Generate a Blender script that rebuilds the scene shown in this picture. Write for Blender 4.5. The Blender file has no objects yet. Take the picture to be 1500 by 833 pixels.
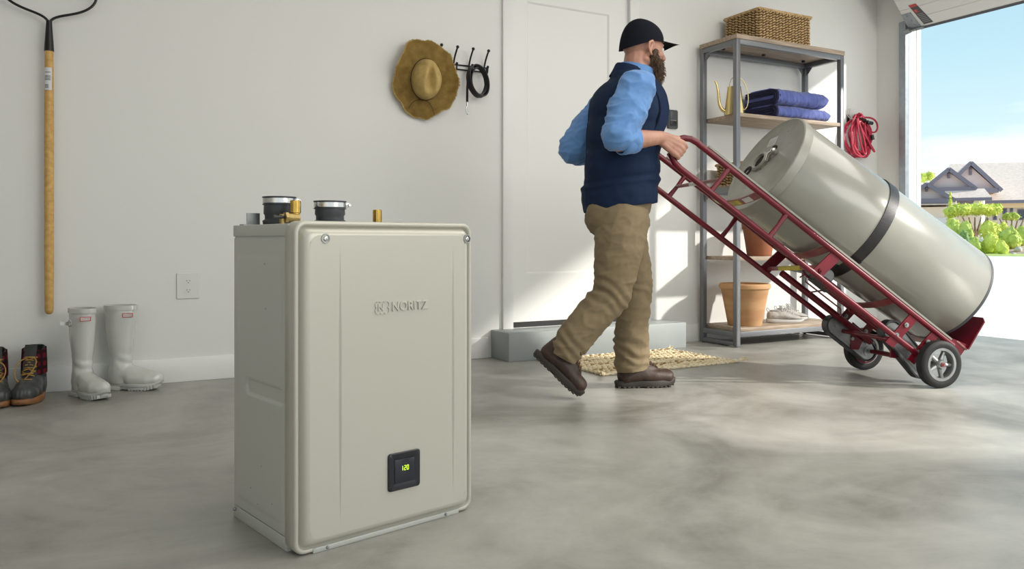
import bpy, bmesh, math, random
from mathutils import Vector, Matrix, Euler, noise
random.seed(7)
SC = bpy.context.scene
COL = SC.collection
PI = math.pi
R = math.radians

# ------------------------------------------------------------------ camera
cd = bpy.data.cameras.new('camera')
cam = bpy.data.objects.new('camera', cd)
COL.objects.link(cam)
cd.sensor_width = 36.0
cd.lens = 36.0 * 1160 / 1500
cd.shift_y = -(416.5 - 352) / 1500
cd.clip_end = 600
cam.location = (0, 0, 0.70)
cam.rotation_euler = (R(90), 0, -R(28.37))
SC.camera = cam

# ------------------------------------------------------------------ sky
w = bpy.data.worlds.new('sky')
SC.world = w
w.use_nodes = True
nt = w.node_tree
nt.nodes.clear()
tc = nt.nodes.new('ShaderNodeTexCoord')
sep = nt.nodes.new('ShaderNodeSeparateXYZ')
nt.links.new(tc.outputs['Generated'], sep.inputs[0])
rp = nt.nodes.new('ShaderNodeValToRGB')
nt.links.new(sep.outputs['Z'], rp.inputs[0])
el = rp.color_ramp.elements
el[0].position = 0.0; el[0].color = (0.86, 0.92, 0.95, 1)
el[1].position = 1.0; el[1].color = (0.34, 0.48, 0.64, 1)
for p, c in ((0.10, (0.60, 0.77, 0.82)), (0.20, (0.45, 0.67, 0.76)), (0.30, (0.37, 0.57, 0.70)), (0.5, (0.36, 0.52, 0.68))):
    e = el.new(p); e.color = (*c, 1)
mp = nt.nodes.new('ShaderNodeMapping')
mp.inputs['Scale'].default_value = (1.3, 1.3, 7.0)
nt.links.new(tc.outputs['Generated'], mp.inputs[0])
nz = nt.nodes.new('ShaderNodeTexNoise')
nz.inputs['Scale'].default_value = 1.6
nz.inputs['Detail'].default_value = 7
nz.inputs['Roughness'].default_value = 0.52
nt.links.new(mp.outputs[0], nz.inputs['Vector'])
# clouds are thick near the horizon and thin out upwards
mr = nt.nodes.new('ShaderNodeMapRange')
mr.inputs['From Min'].default_value = 0.02
mr.inputs['From Max'].default_value = 0.19
mr.inputs['To Min'].default_value = 0.34
mr.inputs['To Max'].default_value = -0.14
nt.links.new(sep.outputs['Z'], mr.inputs['Value'])
ad = nt.nodes.new('ShaderNodeMath'); ad.operation = 'ADD'
nt.links.new(nz.outputs['Fac'], ad.inputs[0]); nt.links.new(mr.outputs[0], ad.inputs[1])
cr = nt.nodes.new('ShaderNodeValToRGB')
cr.color_ramp.elements[0].position = 0.50; cr.color_ramp.elements[0].color = (0, 0, 0, 1)
cr.color_ramp.elements[1].position = 0.66; cr.color_ramp.elements[1].color = (1, 1, 1, 1)
nt.links.new(ad.outputs[0], cr.inputs[0])
mx = nt.nodes.new('ShaderNodeMix'); mx.data_type = 'RGBA'
nt.links.new(cr.outputs[0], mx.inputs['Factor'])
nt.links.new(rp.outputs[0], mx.inputs['A'])
mx.inputs['B'].default_value = (0.98, 0.99, 1.0, 1)
bg = nt.nodes.new('ShaderNodeBackground')
nt.links.new(mx.outputs['Result'], bg.inputs['Color'])
bg.inputs['Strength'].default_value = 1.28
wo = nt.nodes.new('ShaderNodeOutputWorld')
nt.links.new(bg.outputs[0], wo.inputs[0])

# ------------------------------------------------------------------ sun, added fill lights, exposure
def sun_light():
    l = bpy.data.lights.new('sun', 'SUN')
    l.energy = 4.7
    l.color = (1.0, 0.955, 0.88)
    l.angle = R(2.5)
    o = bpy.data.objects.new('sun', l)
    COL.objects.link(o)
    d = Vector((-0.73, 0.683, -math.tan(R(24.5))))
    o.rotation_euler = d.to_track_quat('-Z', 'Y').to_euler()
    o.location = (12, -3, 6)
sun_light()
def area(name, loc, target, sx, sy, power, color=(1, 1, 1)):
    l = bpy.data.lights.new(name, 'AREA')
    l.shape = 'RECTANGLE'; l.size = sx; l.size_y = sy
    l.energy = power; l.color = color
    o = bpy.data.objects.new(name, l)
    COL.objects.link(o)
    o.location = loc
    o.rotation_euler = (Vector(target) - Vector(loc)).to_track_quat('-Z', 'Y').to_euler()
area('ceiling_fill', (1.6, 1.4, 2.78), (1.6, 1.4, 0), 2.6, 1.6, 30, (1.0, 0.965, 0.90))  # unseen fill below the ceiling, added because sky light alone leaves the room dark
area('ceiling_fill_rear', (4.0, 1.6, 2.78), (4.0, 1.6, 0), 2.0, 1.6, 42, (1.0, 0.965, 0.90))  # second unseen fill, added to brighten the garage-door end
area('front_fill_softbox', (3.6, -2.4, 2.3), (1.4, 2.6, 0.7), 3.0, 1.8, 96, (1.0, 0.965, 0.91))  # unseen softbox behind the camera, added to light the heater front from the right
SC.view_settings.view_transform = 'Standard'
SC.view_settings.look = 'None'
SC.view_settings.gamma = 1
SC.view_settings.use_curve_mapping = False
SC.view_settings.exposure = 0.0

# ------------------------------------------------------------------ materials
def mat(name, color, rough=0.5, metal=0.0, var=0.0, vscale=6.0, color2=None, bump=0.0, bscale=60.0, stretch=(1, 1, 1),
        emit=None, coat=0.0, sheen=0.0, detail=4.0, trans=0.0, sub=0.0, spec=None, pos=(0.35, 0.65)):
    m = bpy.data.materials.new(name)
    m.use_nodes = True
    t = m.node_tree
    b = t.nodes['Principled BSDF']
    b.inputs['Base Color'].default_value = (*color, 1)
    b.inputs['Roughness'].default_value = rough
    b.inputs['Metallic'].default_value = metal
    if spec is not None: b.inputs['Specular IOR Level'].default_value = spec
    if coat: b.inputs['Coat Weight'].default_value = coat; b.inputs['Coat Roughness'].default_value = 0.12
    if sheen: b.inputs['Sheen Weight'].default_value = sheen
    if trans: b.inputs['Transmission Weight'].default_value = trans
    if sub: b.inputs['Subsurface Weight'].default_value = sub; b.inputs['Subsurface Radius'].default_value = (0.02, 0.008, 0.004)
    if emit: b.inputs['Emission Color'].default_value = (*emit[0], 1); b.inputs['Emission Strength'].default_value = emit[1]
    c = t.nodes.new('ShaderNodeTexCoord')
    mpn = t.nodes.new('ShaderNodeMapping')
    mpn.inputs['Scale'].default_value = stretch
    t.links.new(c.outputs['Object'], mpn.inputs[0])
    if var or color2:
        n = t.nodes.new('ShaderNodeTexNoise')
        n.inputs['Scale'].default_value = vscale
        n.inputs['Detail'].default_value = detail
        t.links.new(mpn.outputs[0], n.inputs['Vector'])
        r = t.nodes.new('ShaderNodeValToRGB')
        r.color_ramp.elements[0].position = pos[0]; r.color_ramp.elements[1].position = pos[1]
        c2 = color2 or tuple(x * (1 - var) for x in color)
        r.color_ramp.elements[0].color = (*c2, 1)
        r.color_ramp.elements[1].color = (*color, 1)
        t.links.new(n.outputs['Fac'], r.inputs[0])
        t.links.new(r.outputs[0], b.inputs['Base Color'])
    if bump:
        n2 = t.nodes.new('ShaderNodeTexNoise')
        n2.inputs['Scale'].default_value = bscale
        n2.inputs['Detail'].default_value = 3
        t.links.new(mpn.outputs[0], n2.inputs['Vector'])
        bp = t.nodes.new('ShaderNodeBump')
        bp.inputs['Strength'].default_value = bump
        bp.inputs['Distance'].default_value = 0.004
        t.links.new(n2.outputs['Fac'], bp.inputs['Height'])
        t.links.new(bp.outputs[0], b.inputs['Normal'])
    return m

def floor_material():
    m = mat('floor_concrete', (0.40, 0.39, 0.355), 0.5)
    t = m.node_tree; b = t.nodes['Principled BSDF']
    c = t.nodes.new('ShaderNodeTexCoord')
    def nz(sc, det, ro, dist=0.0):
        n = t.nodes.new('ShaderNodeTexNoise')
        n.inputs['Scale'].default_value = sc; n.inputs['Detail'].default_value = det
        n.inputs['Roughness'].default_value = ro; n.inputs['Distortion'].default_value = dist
        t.links.new(c.outputs['Object'], n.inputs['Vector']); return n
    a, d = nz(1.3, 8, 0.6, 0.8), nz(5.0, 8, 0.7, 0.4)
    mxn = t.nodes.new('ShaderNodeMath'); mxn.operation = 'MULTIPLY_ADD'
    t.links.new(d.outputs['Fac'], mxn.inputs[0]); mxn.inputs[1].default_value = 0.45
    t.links.new(a.outputs['Fac'], mxn.inputs[2])
    r = t.nodes.new('ShaderNodeValToRGB')
    e = r.color_ramp.elements
    e[0].position = 0.52; e[0].color = (0.185, 0.176, 0.150, 1)
    e[1].position = 0.98; e[1].color = (0.47, 0.46, 0.42, 1)
    x = e.new(0.72); x.color = (0.325, 0.316, 0.285, 1)
    t.links.new(mxn.outputs[0], r.inputs[0])
    t.links.new(r.outputs[0], b.inputs['Base Color'])
    rr = t.nodes.new('ShaderNodeMapRange')
    rr.inputs['To Min'].default_value = 0.28; rr.inputs['To Max'].default_value = 0.52
    t.links.new(d.outputs['Fac'], rr.inputs['Value']); t.links.new(rr.outputs[0], b.inputs['Roughness'])
    n = nz(140, 3, 0.5)
    bp = t.nodes.new('ShaderNodeBump'); bp.inputs['Strength'].default_value = 0.12; bp.inputs['Distance'].default_value = 0.002
    t.links.new(n.outputs['Fac'], bp.inputs['Height']); t.links.new(bp.outputs[0], b.inputs['Normal'])
    return m

def wood_material(name, c1, c2, scale=(1.2, 14, 14)):
    m = mat(name, c1, 0.55, color2=c2, vscale=5, stretch=scale, bump=0.15, bscale=30, detail=6)
    return m

def plaid_material():
    m = mat('red_plaid', (0.2, 0.01, 0.02), 0.9)
    t = m.node_tree; b = t.nodes['Principled BSDF']
    c = t.nodes.new('ShaderNodeTexCoord')
    w1 = t.nodes.new('ShaderNodeTexWave'); w1.inputs['Scale'].default_value = 9; w1.bands_direction = 'Z'
    w2 = t.nodes.new('ShaderNodeTexWave'); w2.inputs['Scale'].default_value = 9; w2.bands_direction = 'Y'
    t.links.new(c.outputs['Object'], w1.inputs[0]); t.links.new(c.outputs['Object'], w2.inputs[0])
    mu = t.nodes.new('ShaderNodeMath'); mu.operation = 'MULTIPLY'
    t.links.new(w1.outputs['Fac'], mu.inputs[0]); t.links.new(w2.outputs['Fac'], mu.inputs[1])
    r = t.nodes.new('ShaderNodeValToRGB')
    r.color_ramp.elements[0].position = 0.12; r.color_ramp.elements[0].color = (0.035, 0.006, 0.012, 1)
    r.color_ramp.elements[1].position = 0.4; r.color_ramp.elements[1].color = (0.24, 0.012, 0.03, 1)
    t.links.new(mu.outputs[0], r.inputs[0]); t.links.new(r.outputs[0], b.inputs['Base Color'])
    return m

M = dict(
    wall=mat('wall_paint', (0.70, 0.695, 0.665), 0.62, bump=0.05, bscale=160),
    trim=mat('trim_paint', (0.74, 0.735, 0.71), 0.4),
    door=mat('door_paint', (0.735, 0.73, 0.70), 0.42),
    ceiling=mat('ceiling_paint', (0.78, 0.78, 0.76), 0.8),
    floor=floor_material(),
    step=mat('step_paint', (0.30, 0.325, 0.32), 0.45, var=0.06, vscale=5),
    black=mat('black_plastic', (0.012, 0.012, 0.014), 0.42),
    threshold=mat('threshold_black', (0.01, 0.01, 0.01), 0.6),
    paint=mat('beige_enamel', (0.535, 0.512, 0.44), 0.34, metal=0.15, bump=0.03, bscale=500),
    paint_dark=mat('beige_enamel_side', (0.54, 0.54, 0.49), 0.38, metal=0.15, bump=0.03, bscale=500),
    steel=mat('brushed_steel', (0.62, 0.62, 0.60), 0.26, metal=1.0),
    dull=mat('dull_grey_metal', (0.33, 0.34, 0.34), 0.42, metal=0.8, var=0.25, vscale=18),
    brass=mat('brass', (0.62, 0.40, 0.10), 0.24, metal=1.0, var=0.3, vscale=30),
    rough_brass=mat('cast_brass', (0.42, 0.31, 0.13), 0.5, metal=0.9, bump=0.4, bscale=200),
    rubber=mat('black_rubber', (0.022, 0.024, 0.028), 0.5),
    tyre=mat('tyre_rubber', (0.016, 0.016, 0.016), 0.6, spec=0.3),
    rubber_grey=mat('slate_rubber', (0.045, 0.05, 0.056), 0.42),
    screen=mat('dark_glass', (0.018, 0.02, 0.03), 0.16),
    bezel=mat('bezel_plastic', (0.012, 0.013, 0.018), 0.35),
    digits=mat('lit_digits', (0.6, 0.9, 0.1), 0.5, emit=((0.55, 0.95, 0.05), 1.3)),
    red=mat('dark_red_enamel', (0.150, 0.004, 0.014), 0.36, var=0.25, vscale=14, coat=0.15, spec=0.35),
    red_worn=mat('worn_red_enamel', (0.20, 0.03, 0.035), 0.42, color2=(0.25, 0.10, 0.09), vscale=12),
    tank=mat('tank_enamel', (0.295, 0.29, 0.252), 0.24, var=0.10, vscale=3, coat=0.35),
    tank_top=mat('tank_top_enamel', (0.30, 0.295, 0.26), 0.42, color2=(0.235, 0.225, 0.19), vscale=9, detail=7),
    rust=mat('rust', (0.16, 0.07, 0.03), 0.8, var=0.5, vscale=60),
    dark=mat('dark_void', (0.02, 0.012, 0.01), 0.9),
    strip=mat('strip_grey', (0.25, 0.245, 0.205), 0.45),
    yellow=mat('yellow_label', (0.62, 0.50, 0.05), 0.5, var=0.2, vscale=50),
    white_label=mat('white_label', (0.60, 0.60, 0.60), 0.5),
    label_red=mat('label_red', (0.45, 0.05, 0.04), 0.5),
    label_dark=mat('label_dark', (0.07, 0.07, 0.075), 0.5),
    label_grey=mat('label_grey', (0.25, 0.25, 0.25), 0.5),
    frame=mat('grey_powder_coat', (0.175, 0.18, 0.19), 0.38, metal=0.4),
    wood=wood_material('oak_veneer', (0.40, 0.31, 0.225), (0.25, 0.185, 0.13)),
    handle_wood=wood_material('varnished_ash', (0.62, 0.38, 0.12), (0.50, 0.28, 0.075), (9, 9, 0.9)),
    wicker=mat('water_hyacinth', (0.56, 0.385, 0.19), 0.6, color2=(0.34, 0.215, 0.09), vscale=40),
    wicker_core=mat('wicker_shadow', (0.11, 0.065, 0.028), 0.9),
    gold=mat('brushed_gold', (0.66, 0.52, 0.24), 0.24, metal=1.0),
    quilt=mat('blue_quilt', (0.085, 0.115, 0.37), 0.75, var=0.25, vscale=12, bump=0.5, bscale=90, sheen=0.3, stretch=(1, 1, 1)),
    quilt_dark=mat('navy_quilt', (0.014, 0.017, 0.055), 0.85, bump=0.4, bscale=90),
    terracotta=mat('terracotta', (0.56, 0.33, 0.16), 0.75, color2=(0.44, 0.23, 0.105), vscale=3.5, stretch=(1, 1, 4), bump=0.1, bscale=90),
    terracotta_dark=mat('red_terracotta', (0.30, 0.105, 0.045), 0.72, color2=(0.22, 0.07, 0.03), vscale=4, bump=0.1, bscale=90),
    jute=mat('jute_braid', (0.86, 0.76, 0.55), 0.9, color2=(0.70, 0.56, 0.34), vscale=28),
    jute_dark=mat('jute_dark_strand', (0.42, 0.27, 0.12), 0.9, var=0.3, vscale=30),
    sneaker=mat('sneaker_knit', (0.40, 0.375, 0.345), 0.85, var=0.15, vscale=30, bump=0.3, bscale=300),
    sneaker_sole=mat('sneaker_foam', (0.50, 0.49, 0.47), 0.6),
    cord=mat('red_cord', (0.42, 0.018, 0.05), 0.45),
    hat=mat('raffia', (0.44, 0.29, 0.075), 0.78, color2=(0.30, 0.185, 0.042), vscale=22, bump=0.55, bscale=170),
    hat_crown=mat('raffia_crown', (0.50, 0.36, 0.13), 0.78, color2=(0.40, 0.27, 0.085), vscale=22, bump=0.4, bscale=170),
    leather=mat('black_leather', (0.015, 0.015, 0.016), 0.45, bump=0.2, bscale=120),
    cord_brown=mat('brown_cord', (0.05, 0.025, 0.012), 0.7),
    iron=mat('black_iron', (0.01, 0.01, 0.011), 0.36, metal=0.3),
    wellie=mat('white_gumboot', (0.60, 0.595, 0.55), 0.14, color2=(0.53, 0.53, 0.50), vscale=4, coat=0.7),
    wellie_sole=mat('gumboot_sole', (0.50, 0.50, 0.47), 0.45),
    duck_rubber=mat('charcoal_rubber', (0.06, 0.063, 0.062), 0.36, var=0.3, vscale=30),
    duck_dark=mat('charcoal_suede', (0.035, 0.035, 0.036), 0.8, bump=0.3, bscale=160),
    duck_sole=mat('gum_sole', (0.30, 0.13, 0.05), 0.5, var=0.2, vscale=40),
    plaid=plaid_material(),
    lace=mat('tan_lace', (0.36, 0.20, 0.045), 0.8),
    skin=mat('skin', (0.50, 0.27, 0.19), 0.5, color2=(0.42, 0.20, 0.14), vscale=16, bump=0.12, bscale=90, sub=0.12),
    beard=mat('beard_hair', (0.085, 0.045, 0.022), 0.75, var=0.5, vscale=60, stretch=(1, 1, 0.4)),
    cap=mat('navy_cap', (0.006, 0.007, 0.012), 0.9, spec=0.15, bump=0.15, bscale=400),
    vest=mat('navy_vest', (0.008, 0.020, 0.055), 0.8, var=0.15, vscale=9, bump=0.1, bscale=400, spec=0.2),
    shirt=mat('blue_shirt', (0.115, 0.265, 0.56), 0.8, var=0.12, vscale=9, bump=0.1, bscale=300, sheen=0.2),
    khaki=mat('khaki_twill', (0.235, 0.175, 0.098), 0.85, var=0.16, vscale=10, bump=0.15, bscale=320),
    boot=mat('brown_leather', (0.050, 0.024, 0.014), 0.55, var=0.4, vscale=20, bump=0.3, bscale=90),
    boot_dark=mat('dark_collar_leather', (0.018, 0.013, 0.014), 0.6),
    boot_lace=mat('brown_lace', (0.10, 0.055, 0.03), 0.8),
    boot_sole=mat('boot_sole', (0.030, 0.023, 0.018), 0.65),
    eye=mat('eye_white', (0.7, 0.68, 0.65), 0.2),
    iris=mat('iris', (0.05, 0.03, 0.02), 0.2),
    lip=mat('lip', (0.35, 0.14, 0.11), 0.5),
    galv=mat('galvanised_steel', (0.30, 0.33, 0.36), 0.42, metal=0.7, var=0.15, vscale=25),
    gdoor=mat('garage_door_skin', (0.66, 0.655, 0.63), 0.5, bump=0.05, bscale=80),
    seal=mat('grey_seal', (0.06, 0.062, 0.07), 0.6),
    ivory=mat('ivory_plastic', (0.68, 0.67, 0.64), 0.35),
    slot=mat('slot_dark', (0.06, 0.055, 0.05), 0.6),
    keypad=mat('charcoal_plastic', (0.06, 0.065, 0.072), 0.4),
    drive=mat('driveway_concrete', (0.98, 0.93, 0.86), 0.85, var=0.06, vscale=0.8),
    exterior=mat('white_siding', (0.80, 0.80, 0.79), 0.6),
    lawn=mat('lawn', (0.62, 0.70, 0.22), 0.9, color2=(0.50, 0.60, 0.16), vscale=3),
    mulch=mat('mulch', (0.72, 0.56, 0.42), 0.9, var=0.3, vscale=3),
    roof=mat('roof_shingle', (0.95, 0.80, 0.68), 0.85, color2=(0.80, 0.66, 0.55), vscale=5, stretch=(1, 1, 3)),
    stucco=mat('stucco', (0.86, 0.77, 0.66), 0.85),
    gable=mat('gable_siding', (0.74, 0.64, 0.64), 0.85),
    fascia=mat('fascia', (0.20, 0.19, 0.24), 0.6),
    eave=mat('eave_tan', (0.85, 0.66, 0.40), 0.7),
    glass=mat('window_glass', (0.05, 0.07, 0.10), 0.08),
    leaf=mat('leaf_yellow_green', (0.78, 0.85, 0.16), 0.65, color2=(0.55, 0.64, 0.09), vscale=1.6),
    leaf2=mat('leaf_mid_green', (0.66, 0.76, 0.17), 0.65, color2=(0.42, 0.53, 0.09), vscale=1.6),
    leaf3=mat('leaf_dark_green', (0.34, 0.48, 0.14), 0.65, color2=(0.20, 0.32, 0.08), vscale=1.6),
    blossom=mat('blossom', (0.9, 0.88, 0.82), 0.7),
    bark=mat('bark', (0.36, 0.25, 0.16), 0.9, var=0.3, vscale=8),
    stone=mat('pale_rock', (0.6, 0.57, 0.52), 0.9, var=0.2, vscale=2),
)

# ------------------------------------------------------------------ mesh helpers
def link(name, me, m=None, parent=None, smooth=40, mats=None):
    for x in (mats or ([m] if m else [])):
        me.materials.append(M[x] if isinstance(x, str) else x)
    if smooth is not None:
        me.shade_smooth()
        me.set_sharp_from_angle(angle=R(smooth))
    o = bpy.data.objects.new(name, me)
    COL.objects.link(o)
    if parent: o.parent = parent
    return o

ROOTM = {}
def part(name, bm, m, parent=None, smooth=40, world=False, label=None, mats=None, kind=None):
    """link a bmesh as one object; world=True: coordinates are world ones and get moved into the parent's frame"""
    if world and parent is not None:
        bm.transform(ROOTM[parent.name].inverted())
    bmesh.ops.recalc_face_normals(bm, faces=bm.faces)
    me = bpy.data.meshes.new(name)
    bm.to_mesh(me); bm.free()
    o = link(name, me, m, parent, smooth, mats)
    if parent is not None and parent.name in ROOTM and parent.type == 'MESH':
        pass
    if label: o['label'] = label
    if kind: o['kind'] = kind
    ROOTM[o.name] = ROOTM[parent.name] if (parent is not None) else Matrix.Identity(4)
    return o

def pieces(name, bm, m, parent=None, smooth=40, world=False, label=None):
    """every loose island of bm becomes an object of its own"""
    if world and parent is not None: bm.transform(ROOTM[parent.name].inverted())
    bmesh.ops.recalc_face_normals(bm, faces=bm.faces)
    bm.faces.ensure_lookup_table(); seen = set(); out = []
    for f in bm.faces:
        if f.index in seen: continue
        st_, isl = [f], []
        seen.add(f.index)
        while st_:
            g = st_.pop(); isl.append(g)
            for e in g.edges:
                for h in e.link_faces:
                    if h.index not in seen: seen.add(h.index); st_.append(h)
        ids = {}; co = []; fs = []
        for g in isl:
            idx = []
            for v in g.verts:
                if v.index not in ids: ids[v.index] = len(co); co.append(tuple(v.co))
                idx.append(ids[v.index])
            fs.append(idx)
        me = bpy.data.meshes.new(name); me.from_pydata(co, [], fs); me.update()
        o = link(name, me, m, parent, smooth)
        if label: o['label'] = label
        ROOTM[o.name] = ROOTM[parent.name] if parent is not None else Matrix.Identity(4)
        out.append(o)
    bm.free()
    return out

def thing(name, label, cat, loc=(0, 0, 0), rotz=0.0, group=None, mtx=None):
    o = bpy.data.objects.new(name, None)
    COL.objects.link(o)
    o.empty_display_size = 0.05
    if mtx is None:
        mtx = Matrix.Translation(loc) @ Matrix.Rotation(rotz, 4, 'Z')
    o.matrix_world = mtx
    o['label'] = label; o['category'] = cat
    if group: o['group'] = group
    ROOTM[o.name] = mtx
    return o

def tag(o, label, cat, group=None, kind=None):
    o['label'] = label; o['category'] = cat
    if group: o['group'] = group
    if kind: o['kind'] = kind
    return o

def struct(o, label=None, cat=None):
    o['kind'] = 'structure'
    if label: o['label'] = label
    if cat: o['category'] = cat
    return o

def clone(o, parent=None, label=None):
    c = o.copy(); COL.objects.link(c)
    if parent is not None: c.parent = parent
    for ch in list(o.children): clone(ch, c)
    if label: c['label'] = label
    return c

def new(): return bmesh.new()

def box(bm, c, s, rot=None, bev=0.0, seg=2, mi=0):
    """c centre, s full size"""
    mtx = Matrix.Translation(c) @ (rot.to_4x4() if rot is not None else Matrix.Identity(4)) @ Matrix.Diagonal((*s, 1))
    r = bmesh.ops.create_cube(bm, size=1, matrix=mtx)
    vs = r['verts']
    if bev > 0:
        es = list({e for v in vs for e in v.link_edges})
        rb = bmesh.ops.bevel(bm, geom=es, offset=bev, segments=seg, affect='EDGES', profile=0.5)
        if mi:
            for f in rb['faces']: f.material_index = mi
    if mi:
        for v in vs:
            if v.is_valid:
                for f in v.link_faces: f.material_index = mi
    return bm

def frames(pts, closed=False):
    n = len(pts); T = []
    for i in range(n):
        a = pts[i - 1] if (i > 0 or closed) else pts[i]
        b = pts[(i + 1) % n] if (i < n - 1 or closed) else pts[i]
        d = (b - a)
        T.append(d.normalized() if d.length > 1e-9 else Vector((0, 0, 1)))
    up = Vector((0, 0, 1)) if abs(T[0].z) < 0.9 else Vector((1, 0, 0))
    N = [(up - T[0] * up.dot(T[0])).normalized()]
    for i in range(1, n):
        v = N[-1] - T[i] * N[-1].dot(T[i])
        if v.length < 1e-6: v = T[i].orthogonal()
        N.append(v.normalized())
    return T, N

def tube(bm, pts, r, n=8, closed=False, caps=True, flat=1.0, mi=0, nrm=None):
    """round tube along pts; r number or list; flat<1 squashes across the frame's binormal"""
    pts = [Vector(p) for p in pts]
    T, N = frames(pts, closed)
    rings = []
    for i, p in enumerate(pts):
        ri = r[i] if isinstance(r, (list, tuple)) else r
        a = N[i]
        if nrm is not None:
            q = Vector(nrm); q = q - T[i] * q.dot(T[i])
            if q.length > 1e-6: a = q.normalized()
        b = T[i].cross(a)
        rings.append([bm.verts.new(p + a * (math.cos(t) * ri) + b * (math.sin(t) * ri * flat)) for t in [2 * PI * k / n for k in range(n)]])
    m = len(rings)
    for i in range(m if closed else m - 1):
        A, B = rings[i], rings[(i + 1) % m]
        for k in range(n):
            f = bm.faces.new((A[k], A[(k + 1) % n], B[(k + 1) % n], B[k])); f.material_index = mi
    if caps and not closed:
        f = bm.faces.new(list(reversed(rings[0]))); f.material_index = mi
        f = bm.faces.new(rings[-1]); f.material_index = mi
    return bm

def ribbon(bm, pts, wdir, width, thick, closed=False):
    """flat strap along pts, wide along wdir (vector or list)"""
    pts = [Vector(p) for p in pts]
    T, _ = frames(pts, closed)
    rings = []
    for i, p in enumerate(pts):
        wv = Vector(wdir[i] if isinstance(wdir, list) else wdir)
        wv = (wv - T[i] * wv.dot(T[i])).normalized()
        nv = T[i].cross(wv)
        rings.append([bm.verts.new(p + wv * (sx * width / 2) + nv * (sy * thick / 2)) for sx, sy in ((-1, -1), (1, -1), (1, 1), (-1, 1))])
    m = len(rings)
    for i in range(m if closed else m - 1):
        A, B = rings[i], rings[(i + 1) % m]
        for k in range(4):
            bm.faces.new((A[k], A[(k + 1) % 4], B[(k + 1) % 4], B[k]))
    if not closed:
        bm.faces.new(list(reversed(rings[0]))); bm.faces.new(rings[-1])
    return bm

def lathe(bm, prof, n=32, mtx=None, mi=0):
    """prof list of (r, z); r=0 makes a pole"""
    rings = []
    for r, z in prof:
        if r < 1e-6: rings.append([bm.verts.new((0, 0, z))])
        else: rings.append([bm.verts.new((r * math.cos(2 * PI * k / n), r * math.sin(2 * PI * k / n), z)) for k in range(n)])
    fs = []
    for A, B in zip(rings[:-1], rings[1:]):
        if len(A) == 1 and len(B) == 1: continue
        for k in range(n):
            if len(A) == 1: f = bm.faces.new((A[0], B[(k + 1) % n], B[k]))
            elif len(B) == 1: f = bm.faces.new((A[k], A[(k + 1) % n], B[0]))
            else: f = bm.faces.new((A[k], A[(k + 1) % n], B[(k + 1) % n], B[k]))
            f.material_index = mi
    if mtx is not None:
        bmesh.ops.transform(bm, matrix=mtx, verts=[v for rg in rings for v in rg])
    return bm

def axis_mtx(p, d, up=(0, 0, 1)):
    """matrix putting local z on direction d at p"""
    z = Vector(d).normalized()
    u = Vector(up)
    x = u.cross(z)
    if x.length < 1e-5: x = Vector((1, 0, 0)).cross(z)
    if x.length < 1e-5: x = Vector((0, 1, 0)).cross(z)
    x.normalize(); y = z.cross(x)
    m = Matrix((x, y, z)).transposed().to_4x4()
    return Matrix.Translation(p) @ m

def cyl(bm, p, d, r, h, n=20, r2=None, bev=0.0, mi=0):
    """capped cylinder from p along d for h"""
    r2 = r if r2 is None else r2
    pr = [(0, 0), (r - bev, 0)] + ([(r, bev)] if bev else []) + ([(r2, h - bev)] if bev else []) + [(r2 - bev, h), (0, h)]
    if not bev: pr = [(0, 0), (r, 0), (r2, h), (0, h)]
    return lathe(bm, pr, n, axis_mtx(p, d), mi)

def sphere(bm, c, r, rot=None, u=16, v=10, mi=0):
    s = r if isinstance(r, (tuple, list)) else (r, r, r)
    mt = Matrix.Translation(c) @ (rot.to_4x4() if rot is not None else Matrix.Identity(4)) @ Matrix.Diagonal((*s, 1))
    rr = bmesh.ops.create_uvsphere(bm, u_segments=u, v_segments=v, radius=1, matrix=mt)
    if mi:
        for vv in rr['verts']:
            for f in vv.link_faces: f.material_index = mi
    return bm

def prism(bm, poly, d, mi=0):
    """poly: 3D points of a planar outline; d: extrusion vector"""
    d = Vector(d)
    A = [bm.verts.new(Vector(p)) for p in poly]
    B = [bm.verts.new(Vector(p) + d) for p in poly]
    n = len(A)
    fs = [bm.faces.new(A), bm.faces.new(list(reversed(B)))]
    for k in range(n): fs.append(bm.faces.new((A[k], B[k], B[(k + 1) % n], A[(k + 1) % n])))
    for f in fs: f.material_index = mi
    return bm

def rrect(w, h, r, n=5):
    """rounded rectangle outline in 2D, centred"""
    out = []
    for cx, cy, a0 in ((w / 2 - r, h / 2 - r, 0), (-w / 2 + r, h / 2 - r, 90), (-w / 2 + r, -h / 2 + r, 180), (w / 2 - r, -h / 2 + r, 270)):
        for k in range(n + 1):
            a = R(a0 + 90 * k / n)
            out.append((cx + r * math.cos(a), cy + r * math.sin(a)))
    return out

def loft(bm, rings, cap0=True, cap1=True, closed=True, mi=0):
    V = [[bm.verts.new(Vector(p)) for p in rg] for rg in rings]
    n = len(V[0])
    for A, B in zip(V[:-1], V[1:]):
        for k in range(n if closed else n - 1):
            f = bm.faces.new((A[k], A[(k + 1) % n], B[(k + 1) % n], B[k])); f.material_index = mi
    if cap0: bm.faces.new(list(reversed(V[0]))).material_index = mi
    if cap1: bm.faces.new(V[-1]).material_index = mi
    return bm

def capsule(bm, p0, r0, p1, r1, n=14):
    p0, p1 = Vector(p0), Vector(p1)
    d = (p1 - p0); L = d.length
    pr = []
    k = 5
    for i in range(k + 1):
        a = -PI / 2 + (PI / 2) * i / k
        pr.append((max(0.0, r0 * math.cos(a)), r0 * math.sin(a)))
    for i in range(k + 1):
        a = (PI / 2) * i / k
        pr.append((max(0.0, r1 * math.cos(a)), L + r1 * math.sin(a)))
    pr[0] = (0, pr[0][1]); pr[-1] = (0, pr[-1][1])
    return lathe(bm, pr, n, axis_mtx(p0, d))

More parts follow.
